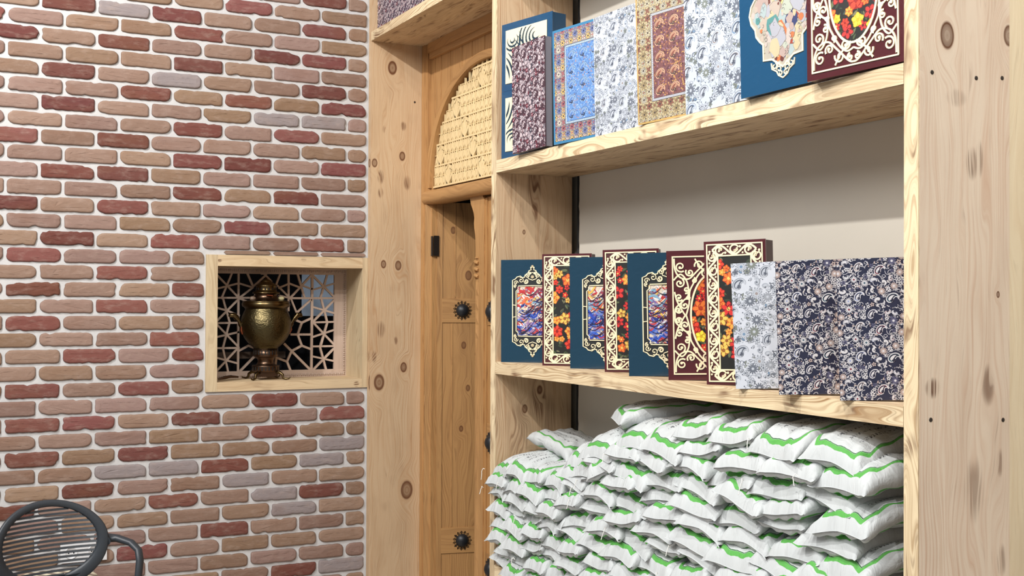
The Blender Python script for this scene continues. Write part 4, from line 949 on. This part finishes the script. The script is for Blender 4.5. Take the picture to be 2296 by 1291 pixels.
oval_box((1499,852), (1491.4,563), 52, 0.24, 0.340, 0.030, Z3, 'maroon box with cream scrollwork around an oval bouquet on the lower shelf', GL, 21)
border_box((1584.8,861.8), (1575,543), 32, 0.160, 0.357, 0.060, Z3, 'tallest maroon scroll-bordered box on the lower shelf, just left of the white paisley one', GL, 14)
print_box((1650,871.7), (1634,593), 42, 0.215, 0.298, 0.030, Z3, 'white box with grey paisley print on the lower shelf', GL, WHITEP, 31, (200, 205, 215), per=0.16, big=0.023)
print_box((1746.9,885), (1735,585.5), 55, 0.215, 0.298, 0.030, Z3, 'navy floral box second from the right end of the lower shelf', GL, NAVYP, 41, (38, 42, 66), body=PAPG, per=0.125, big=0.0165)
print_box((1884,898), (1871,582), 52, 0.215, 0.298, 0.030, Z3, 'navy floral box at the right end of the lower shelf, against the side panel', GL, NAVYP, 41, (38, 42, 66), body=PAPG, per=0.125, big=0.0165)

# upper shelf: two stacked blue boxes with swirl panels
def swirl_box(p, w, h, t, label, flip, zs):
    root, b, w, h = pbox(None, None, 12, w, h, t, zs, label, GU, loc=p, roll=0.0)
    bevel(b.build('cover_panel', BLUE, root), 0.0012); side(root, w, h, t, plain('blue_side', (20, 62, 92), 0.4))
    x0, y0, x1, y1 = 0.024, 0.024, w-0.024, h-0.024
    m = MB(); m.prism(rectpath(x0, y0, x1, y1), T0, 0.0016, 0); m.build('swirl_backing', plain('swirl_navy', (14, 52, 74), 0.4), root)
    f = MB(); f.prism(rectpath(x0, y0, x1, y1), T0, 0.0030, 0.0016, lin((240, 226, 188)))
    A = Art(f, T0, (x0+0.004, y0+0.004, x1-0.004, y1-0.004), base=0.0032)
    def g(u_, v_): v_ = 1-v_ if flip else v_; return (x0+u_*(x1-x0), y0+v_*(y1-y0))
    NV = (18, 50, 68)
    for cu, cv, r0, dr, nr, a0, a1, w0, gr_ in ((0.74, 0.78, 0.07, 0.078, 5, 95, 330, 0.0085, 0.10), (0.17, 0.80, 0.05, 0.070, 3, 150, 400, 0.0070, 0.12), (-0.40, 0.02, 0.50, 0.085, 7, 4, 52, 0.0090, 0.10), (0.98, 0.00, 0.16, 0.085, 8, 100, 168, 0.0085, 0.05)):
        for k in range(nr):
            rr = r0+dr*k
            A.stroke([g(cu+cos(radians(a0+(a1-a0)*q/18))*rr*(1+gr_*q/18), cv+sin(radians(a0+(a1-a0)*q/18))*rr*(1+gr_*0.6*q/18)) for q in range(19)], w0, NV, True); A.k += 0.1
    f.build('fretwork', PRINT, root)['label'] = 'cream swirling plume panel'
    return root
pA = rayz(1111, 354.7, Z2); pA.z = Z2; 
swirl_box((1.318, 0.004, Z2), 0.262, 0.2285, 0.060, 'lower of the two stacked blue boxes with cream plume panels', True, Z2)
swirl_box((1.318, 0.004, Z2+0.2290), 0.262, 0.2280, 0.060, 'upper of the two stacked blue boxes with cream plume panels', False, Z2+0.2290)
print_box((1171,345), (1164.3,103.8), 4, 0.20, 0.350, 0.028, Z2, 'maroon and grey floral box leaning against the stacked blue boxes', GU, REDP, 51, (66, 44, 56), per=0.115, big=0.016, loc=(1.462, -0.026, Z2), roll=radians(1.5))
CB = dict(edge=(58, 120, 160), m=0.008, border=(150, 140, 138), bw=0.047, b=[(206, 172, 110), (104, 114, 156), (160, 96, 100), (206, 192, 176)], line=(36, 40, 66), frame=(176, 196, 216), field=(96, 136, 190), f=[(126, 160, 206), (74, 108, 168), (150, 176, 212), (160, 140, 150)], p=[(140, 170, 210), (84, 118, 176)], rows=5, seed=61)
CG = dict(edge=(184, 152, 92), m=0.005, border=(178, 162, 126), bw=0.050, b=[(184, 174, 148), (150, 132, 98), (132, 88, 74), (172, 166, 150)], line=(70, 60, 58), frame=(186, 188, 196), field=(116, 76, 76), f=[(170, 116, 84), (190, 150, 90), (96, 58, 66), (140, 104, 120), (84, 56, 64)], p=[(196, 150, 124), (128, 78, 66)], rows=5, seed=62)
carpet_box((1242,325), (1237,70), 12, 0.285, 0.352, 0.026, Z2, 'blue-edged box with small paisley rows in a flowered border', GU, CB)
print_box((1334.7,308), (1328.5,40), 7, 0.225, 0.352, 0.015, Z2, 'white box with fine grey paisley print between the blue-edged and the gold boxes', GU, WHITEP, 71, (192, 198, 208), per=0.15, big=0.022)
carpet_box((1431,281), (1422,0), 12, 0.285, 0.350, 0.026, Z2, 'gold-bordered box with rust-coloured paisley rows', GU, CG)
print_box((1538,257.6), (1531,0), 5, 0.235, 0.345, 0.015, Z2, 'white and pale blue paisley box between the gold box and the blue picture box', GU, WHITEP, 72, (188, 197, 210), per=0.175, big=0.027)
# blue box with a painted picture in a cusped cream outline
root, b, w_, h_ = pbox((1661.7,222), (1656,0), 6, 0.275, 0.375, 0.028, Z2, 'large glossy blue box with a pale painted picture inside a pointed cream outline', GU)
bevel(b.build('cover_panel', BLUE, root), 0.0012); side(root, w_, h_, 0.028, plain('blue_side', (20, 62, 92), 0.4))
HP = [(w_*0.28, h_*0.20), (w_*0.28, h_*0.30), (w_*0.24, h_*0.325), (w_*0.20, h_*0.36), (w_*0.19, h_*0.405), (w_*0.145, h_*0.445), (w_*0.125, h_*0.5)]
cz = [(w_*0.5, h_*0.135), (w_*0.44, h_*0.165), (w_*0.38, h_*0.195)]+HP
full = cz+[(x, h_-y) for x, y in reversed(cz[:-1])]; full = full+[(w_-x, y) for x, y in reversed(full)][1:-1]
pic = MB(); A = Art(pic, T0, (w_*0.12, h_*0.13, w_*0.88, h_*0.87)); A.poly(full, (172, 164, 150)); A.up(); r = random.Random(5)
def inside(x, y):
    c_ = False
    for i in range(len(full)):
        a, q = full[i-1], full[i]
        if (a[1] > y) != (q[1] > y) and x < (q[0]-a[0])*(y-a[1])/(q[1]-a[1])+a[0]: c_ = not c_
    return c_
for i in range(420):
    x, y = r.uniform(w_*0.15, w_*0.85), r.uniform(h_*0.17, h_*0.83); q = r.choice((0.004, 0.006, 0.010, 0.018, 0.026))
    if not all(inside(x+dx, y+dy) for dx, dy in ((q, 0), (-q, 0), (0, q), (0, -q))): continue
    c_ = r.choice([(214, 196, 180), (222, 206, 196), (196, 196, 206), (208, 214, 196), (226, 210, 170), (206, 180, 170), (190, 206, 206)] if r.random() < 0.86 else [(180, 76, 60), (96, 160, 158), (60, 70, 120), (222, 130, 80), (120, 60, 50), (230, 220, 150)])
    n = 9; a0 = r.random()*6; P = [(x+cos(a0+2*pi*k/n)*q*r.uniform(0.5, 1.1)*0.8, y+sin(a0+2*pi*k/n)*q*r.uniform(0.6, 1.1)) for k in range(n)]
    c_ = tuple(v*0.84 for v in c_)
    if i % 3 == 0: A.poly([(x+(p[0]-x)*1.06, y+(p[1]-y)*1.06) for p in P], (120, 108, 98)); A.k += 0.05
    A.poly(P, c_); A.k += 0.05
for i in range(60):
    x, y = r.uniform(w_*0.2, w_*0.8), r.uniform(h_*0.22, h_*0.78)
    if inside(x, y): A.stroke(spiral(x, y, 0.006, r.uniform(0, 6), 0.5), 0.0008, (100, 90, 90))
pic.build('painted_picture', PRINT, root)
f = MB(); cream(f, full, 0.0042, closed=True)
for sx in (-1, 1):
    for sy in (0, 1):
        g = lambda x, y: (w_*0.5+sx*x, (h_-y) if sy else y)
        for (x, y, rr, a0) in ((0.012, h_*0.125, 0.008, 0), (0.026, h_*0.150, 0.008, 2), (0.008, h_*0.098, 0.006, 1), (0.012, h_*0.155, 0.006, 4)):
            cream(f, [g(*p) for p in spiral(x, y, rr, a0, 1.0, 1, 0.3)], 0.0026)
        cream(f, [g(*p) for p in ((0.036, h_*0.172), (0.034, h_*0.135), (0.020, h_*0.115), (0.014, h_*0.088), (0.0, h_*0.068))], 0.0030)
f.build('fretwork', CREAM, root)['label'] = 'cream cut-out outline with a pendant'
oval_box((1810,184), (1807,0), 8, 0.254, 0.345, 0.028, Z2, 'maroon box with an oval bouquet at the right end of the upper shelf', GU, 22)
# box on the topmost shelf, over the doorway
print_box(None, None, 0, 0.66, 0.42, 0.10, 2.723, 'maroon and blue floral box on the topmost shelf over the door', None, REDP, 53, (70, 54, 74), per=0.13, big=0.016, loc=(0.0375, 0.026, 2.723), roll=0.0)

# ------------------------------------------------------------------ sacks on the bottom shelf
sk = NT('woven_sack'); sk.p(Roughness=0.62); sk.b.inputs['Specular IOR Level'].default_value = 0.3
uv = sk.n('ShaderNodeUVMap', uv_map='grain').outputs[0]; sp = sk.n('ShaderNodeSeparateXYZ'); sk.t.links.new(uv, sp.inputs[0]); S_, T_ = sp.outputs[0], sp.outputs[1]
oi = sk.n('ShaderNodeObjectInfo').outputs['Random']
aS, aT = sk.math('ABSOLUTE', S_), sk.math('ABSOLUTE', T_)
# border: chamfered rectangle with a stepped ogee on the short sides
ds = sk.math('DIVIDE', aS, 0.80); dt = sk.math('DIVIDE', sk.math('SUBTRACT', aT, sk.math('MULTIPLY', sk.ramp(aS, 0.20, 0.36), -0.022)), 0.88)
dd = sk.math('MAXIMUM', sk.math('MAXIMUM', ds, dt), sk.math('DIVIDE', sk.math('ADD', ds, dt), 1.72))
band = sk.math('MULTIPLY', sk.math('GREATER_THAN', dd, 0.955), sk.math('LESS_THAN', dd, 1.035))
ln = sk.math('MULTIPLY', sk.math('GREATER_THAN', dd, 0.935), sk.math('LESS_THAN', dd, 0.952))
# rows of script-like strokes inside the border
rowp = sk.math('MULTIPLY', S_, 3.6); rf = sk.math('FRACT', rowp); inrow = sk.math('MULTIPLY', sk.math('GREATER_THAN', rf, 0.22), sk.math('LESS_THAN', rf, 0.58))
nz = sk.noise(sk.comb(sk.math('MULTIPLY', S_, 14), sk.math('MULTIPLY', T_, 30), sk.math('FLOOR', rowp)), 1, 1.5)
gap = sk.noise(sk.comb(sk.math('FLOOR', rowp), sk.math('MULTIPLY', T_, 5)), 3, 1)
txt = sk.math('MULTIPLY', sk.math('MULTIPLY', inrow, sk.math('GREATER_THAN', nz, 0.53)), sk.math('MULTIPLY', sk.math('GREATER_THAN', gap, 0.40), sk.math('LESS_THAN', dd, 0.70)))
body = sk.mix(sk.noise(sk.comb(S_, T_, oi), 3, 3), lin4((176, 180, 181)), lin4((200, 203, 203)))
c = sk.mix(band, body, lin4((86, 160, 74))); c = sk.mix(ln, c, lin4((52, 96, 56))); c = sk.mix(sk.math('MULTIPLY', txt, 0.85), c, lin4((60, 60, 66)))
sk.base(c)
tcn = sk.n('ShaderNodeTexCoord').outputs['Object']
wr = sk.noise(sk.comb(sk.math('MULTIPLY', S_, 2.6), sk.math('MULTIPLY', T_, 3.4), sk.math('MULTIPLY', oi, 20)), 1, 3, 0.55, 1.2)
wv = sk.n('ShaderNodeTexWave', bands_direction='X'); wv.inputs['Scale'].default_value = 90; sk.t.links.new(tcn, wv.inputs['Vector'])
sk.bump(sk.math('ADD', wr, sk.math('MULTIPLY', wv.outputs[1], 0.006)), 0.55, 0.010)

def sack_mesh(W_, L_, T_h, seed, droop=0.03, slump=0.0):
    r = random.Random(seed); b = MB(); nu, nv = 22, 30
    ph = [r.uniform(0, 6.28) for _ in range(8)]
    def surf(sg):
        P = []
        for i in range(nu+1):
            row = []
            for j in range(nv+1):
                s_ = -1+2*i/nu; t_ = -1+2*j/nv
                s_ = math.copysign(abs(s_)**0.85, s_) ; t_ = math.copysign(abs(t_)**0.85, t_)
                x = s_*W_/2*(1-0.10*(1-t_*t_)*abs(s_)); y = t_*L_/2*(1-0.07*(1-s_*s_)*abs(t_))
                e = max(0.0, (1-abs(s_)**3.6))*max(0.0, (1-abs(t_)**7.0)); h = e**0.52*T_h/2
                wrk = (0.0040*sin(13*t_+ph[0]+2.2*sin(5*s_+ph[1]))*abs(s_)**1.3 + 0.0040*sin(12*s_+ph[2]+2.0*sin(5*t_+ph[3]))*abs(t_)**1.5)*min(1, e*5)
                lump = 0.006*mnoise.noise(Vector((s_*1.6+seed*3.3, t_*2.0, sg*4.0)))*min(1, e*2)
                z = sg*(h*(1.0 if sg > 0 else 0.92)+wrk*0.8+lump)
                fl = max(0.0, -t_-0.25); z -= droop*fl*fl*1.6
                z -= 0.006*abs(t_)**7; z += 0.004*sin(3*s_+ph[4])*abs(t_)+0.005*sin(2.2*t_+ph[5])*abs(s_)+slump*s_
                # corner ears twist
                ce = max(0, abs(s_)*abs(t_)-0.72)*3.5; z += ce*0.004*sin(ph[6]+i*0.9); 
                row.append((x, y, z))
            P.append(row)
        return P
    top, bot = surf(1), surf(-1)
    uvf = lambda a, c_: (-1+2*a/nu, -1+2*c_/nv)
    b.grid(top, uvf); b.grid(bot, uvf, flip=True)
    # thin sewn seam lip along both short ends
    for j in (0, nv):
        ed = [top[i][j] for i in range(nu+1)]; dy = -0.003 if j == 0 else 0.003
        b.grid([ed, [(x, y+dy, z-0.001) for x, y, z in ed]], lambda a, c_: (1.0, 1.0))
    return b
GS = 'white woven sacks stacked on the bottom shelf'
protos = []
for k in range(9):
    o = sack_mesh(0.176+0.008*(k % 3), 0.305, 0.064+0.003*(k % 2), 100+k, droop=0.012+0.008*(k % 3), slump=(-1)**k*0.006).build('sack', sk.m, weld=True)
    protos.append(o)
thr_m = plain('white_thread', (236, 234, 228), 0.7)
threads = []
for k in range(4):
    r = random.Random(k); pts = [(0, 0, 0)]; 
    for q in range(7): l_ = pts[-1]; pts.append((l_[0]+r.uniform(-0.004, 0.003), l_[1]-0.0025*r.random()-0.0005, l_[2]+(-0.009 if q > 1 else 0.004)*r.random()*1.4))
    tb = MB(); tb.tube(pts, 0.0011, 5); threads.append(tb)
rs = random.Random(17); used = set(); ORD = ['top', 'second', 'third', 'fourth', 'fifth', 'sixth', 'seventh', 'eighth', 'ninth', 'tenth', 'eleventh', 'twelfth']
CN = ORD[:]; CN[0] = 'first'; ORD += ['thirteenth']
def put_sack(x, y, z, rx, ry, rz, label, thread=False, sc=1.0):
    k = rs.randrange(9); p = protos[k]
    if k not in used: o = p; used.add(k)
    else: o = p.copy(); COL.objects.link(o)
    o.location = (x, y, z); o.rotation_euler = (rx, ry, rz); o.scale = (sc, 1, 1)
    tag(o, label, 'sack', GS)
    if thread:
        t_ = threads[rs.randrange(4)]; th = MB(); th.v, th.f, th.uv, th.col, th.mi, th.sm = list(t_.v), t_.f, t_.uv, t_.col, t_.mi, t_.sm
        q = th.build('loose_thread', thr_m, o); q.location = (rs.choice((-0.104, 0.10)), -0.168, -0.004)
    return o
LAY = 0.0462; NCOL = 12; CW = 0.154
tops = [8, 8, 8, 8, 10, 11, 12, 12, 13, 13, 13, 13]
SXP = [1.362, 1.478, 1.596, 1.716, 1.838, 1.985, 2.140, 2.300, 2.460, 2.620, 2.785, 2.955]
for c_ in range(NCOL):
    n = tops[c_]
    for L in range(n):
        off = (0.5 if L % 2 else 0.0)*(0.085 if c_ > 4 else 0.045)
        x = SXP[c_]+off+rs.uniform(-0.010, 0.010)
        x = min(max(x, 1.362), 3.058)
        z = 0.650+LAY*(L+0.5)+rs.uniform(-0.004, 0.004)+0.010
        y = 0.118+rs.uniform(-0.016, 0.014)
        from_top = n-1-L
        rx = radians(rs.uniform(-2, 5)); ry = radians(rs.uniform(-7, 7)); rz = radians(rs.uniform(-6, 6))
        if from_top == 0: rx = radians(rs.uniform(5, 9)); z += 0.006
        lab = ('topmost white green-bordered sack in the %s column from the left' % CN[c_]) if from_top == 0 else 'white green-bordered sack, %s from the top in the %s column from the left' % (ORD[from_top], CN[c_])
        put_sack(x, y, z, rx, ry, rz, lab, rs.random() < 0.22, sc=(0.76 if c_ < 5 else 0.98))
# odd sacks heaped on the piles
put_sack(1.50, 0.17, 1.075, radians(4), radians(3), radians(88), 'white sack lying crosswise at the back on the leftmost columns')
put_sack(1.99, 0.10, 1.120, radians(12), radians(-30), radians(20), 'crumpled white sack tilted on the step between low and high columns')
put_sack(1.93, 0.12, 1.075, radians(6), radians(-14), radians(-8), 'white sack slumped against the foot of the higher columns')
put_sack(2.10, 0.150, 1.232, radians(5), radians(4), radians(-24), 'dusky topmost sack lying askew just under the middle shelf', sc=1.1)
# ------------------------------------------------------------------ chair by the brick wall
PLm = NT('charcoal_plastic'); PLm.p(Roughness=0.42); PLm.base(lin4((48, 53, 59))); tc = PLm.n('ShaderNodeTexCoord').outputs['Object']; PLm.bump(PLm.noise(tc, 400, 2), 0.12, 0.0006); PLm = PLm.m
ch_h = Vector((-0.296, 0.955, 0)).normalized(); ch_n = Vector((0.955, 0.296, 0)).normalized()
CH0 = Vector((0.6, -1.3572, 0.0))
chair = empty('chair', CH0, (0, 0, atan2(ch_h.y, ch_h.x)), label='dark grey plastic chair with an oval slatted back against the brick wall', cat='chair')
# local frame: x along the back (to the right in the photo), -y towards the room (ch_n), z up
def lean(x, z): return 0.03*((z-0.5)/0.36)+0.05*(x/0.2)**2*-1.0       # slight recline and wrap
def backpt(x, z, w): return (x, -w+lean(x, z), z)
CZ = 0.712
def oval(a, ax, az, zc, low=0.0): return (ax*cos(a), zc+az*sin(a)-(low if sin(a) < 0 else 0)*abs(sin(a)))
b = MB(); n = 56; rg = []
for k in range(n):
    a = 2*pi*k/n; o_ = oval(a, 0.196, 0.146, CZ, 0.02); i_ = oval(a, 0.163, 0.121, CZ+0.002)
    m1 = ((o_[0]*0.85+i_[0]*0.15), (o_[1]*0.85+i_[1]*0.15)); m2 = ((o_[0]*0.15+i_[0]*0.85), (o_[1]*0.15+i_[1]*0.85))
    rg.append([backpt(*o_, 0.0), backpt(*o_, 0.008), backpt(*m1, 0.0125), backpt(*m2, 0.0125), backpt(*i_, 0.008), backpt(*i_, 0.0), backpt(*m2, -0.006), backpt(*m1, -0.006)])
b.grid(rg, None, closeu=True, closev=True); b.build('back_frame', PLm, chair)
for k in range(16):
    z = CZ-0.112+0.0148*k; q = (z-CZ-0.002)/0.121
    if abs(q) >= 0.985: continue
    hw_ = 0.165*sqrt(1-q*q); b = MB(); P = []
    for m in range(15):
        x = -hw_+2*hw_*m/14; sl = 0.008*(x/0.16); P.append([backpt(x, z+0.0032, 0.004), backpt(x, z-0.0036, 0.006), backpt(x, z-0.0036, 0.0), backpt(x, z+0.0032, -0.002)])
    b.grid(P, None, closev=True, smooth=False); b.build('slat', PLm, chair)
b = MB(); b.grid([[backpt(x, z, w) for x, z, w in ((-hw_, z_, 0.006), (hw_, z_, 0.006), (hw_, z_, -0.006), (-hw_, z_, -0.006))] for hw_, z_ in ((0.128, 0.600), (0.105, 0.586), (0.088, 0.56), (0.085, 0.50), (0.12, 0.45))], None, closev=True, smooth=False)
b.build('back_stem', PLm, chair)
for s_ in (-1, 1):
    b = MB(); P0 = backpt(s_*0.182, 0.700, 0.0)
    pts = [P0, (s_*0.206, -0.004, 0.706), (s_*0.232, -0.03, 0.704), (s_*0.262, -0.075, 0.690), (s_*0.272, -0.110, 0.668), (s_*0.270, -0.125, 0.635), (s_*0.262, -0.130, 0.58), (s_*0.255, -0.135, 0.50), (s_*0.245, -0.15, 0.43)]
    b.tube(pts, [0.028, 0.024, 0.019, 0.0175, 0.0165, 0.0165, 0.016, 0.016, 0.016], 12, flat=0.7); b.build('armrest', PLm, chair)
b = MB(); st = []
for k in range(40):
    a = 2*pi*k/40; ca, sa = cos(a), sin(a); x = math.copysign(abs(ca)**0.6, ca)*0.235; y = math.copysign(abs(sa)**0.6, sa)*0.22-0.20; st.append((x, y))
b.prism([(x, y) for x, y in st], lambda u_, v_, w_: (u_, v_, w_), 0.445, 0.415, back=True); bevel(b.build('seat', PLm, chair), 0.008, 3)
for sx, sy in ((-1, 0.0), (1, 0.0), (-1, -0.38), (1, -0.38)):
    b = MB(); b.tube([(sx*0.19, sy*0.95-0.01, 0.42), (sx*0.225, sy*1.05, 0.0)], [0.019, 0.014], 12); b.build('leg', PLm, chair)
# wall socket and cable box behind the chair, striped cushion on the bench beside it
p = px_on_wall(228, 1236); wp = plain('white_socket_plastic', (222, 222, 224), 0.35)
so = empty('wall_socket', (0.004, -1.175, 0.555), label='white double wall socket behind the chair', cat='socket')
b = MB(); b.box((0, -0.085, -0.038), (0.012, 0.088, 0.040), 'z'); bevel(b.build('socket_plate', wp, so), 0.004)
for y in (-0.045, 0.040):
    b = MB(); b.lathe([(0.024, 0.0118), (0.024, 0.0135), (0.021, 0.0135), (0.020, 0.0122), (0.0001, 0.0122)], (0, y, 0), 24, axis='x'); b.build('socket_face', wp, so)
    b = MB(); [b.lathe([(0.003, 0.0124), (0.0001, 0.0126)], (0, y+d, 0), 8, axis='x') for d in (-0.0095, 0.0095)]; b.build('pin_hole', hole, so)
st_ = NT('striped_fabric'); st_.p(Roughness=0.8); tc = st_.n('ShaderNodeTexCoord').outputs['Object']; spx = st_.n('ShaderNodeSeparateXYZ'); st_.t.links.new(tc, spx.inputs[0])
sv = st_.math('FRACT', st_.math('MULTIPLY', st_.math('ADD', spx.outputs[2], st_.math('MULTIPLY', spx.outputs[1], 0.35)), 62))
st_.base(st_.mix(st_.ramp(sv, 0.35, 0.65), lin4((126, 112, 98)), lin4((206, 196, 172)))); st_.bump(sv, 0.3, 0.002)
b = MB(); nu = 20
P = []
for i in range(nu+1):
    row = []
    for j in range(24):
        a = 2*pi*j/24; t_ = -1+2*i/nu; e = (1-abs(t_)**4)**0.4 if abs(t_) < 1 else 0.0
        ca, sa = cos(a), sin(a); row.append((math.copysign(abs(ca)**0.8, ca)*0.055*e, t_*0.17, math.copysign(abs(sa)**0.6, sa)*0.135*(0.35+0.65*e)))
    P.append(row)
b.grid(P, None, closev=True); cu = b.build('striped_cushion', st_.m, weld=True); cu.location = (0.095, -1.285, 0.375); cu.rotation_euler = (0, radians(-12), 0)
tag(cu, 'grey and cream striped cushion propped on the wooden bench against the brick wall', 'cushion')
be = empty('bench', (0.18, -1.35, 0), label='low dark wooden bench under the striped cushion, behind the chair', cat='bench')
wb = wood('bench_wood', (120, 92, 66), (80, 56, 38), 0.4, burn=0, seed=20)
b = MB(); b.box((-0.16, -0.32, 0.21), (0.16, 0.32, 0.24), 'y'); bevel(b.build('seat', wb, be), 0.004)
for x in (-0.13, 0.13):
    for y in (-0.28, 0.28): b = MB(); b.box((x-0.02, y-0.02, 0), (x+0.02, y+0.02, 0.2095), 'z'); b.build('leg', wb, be)
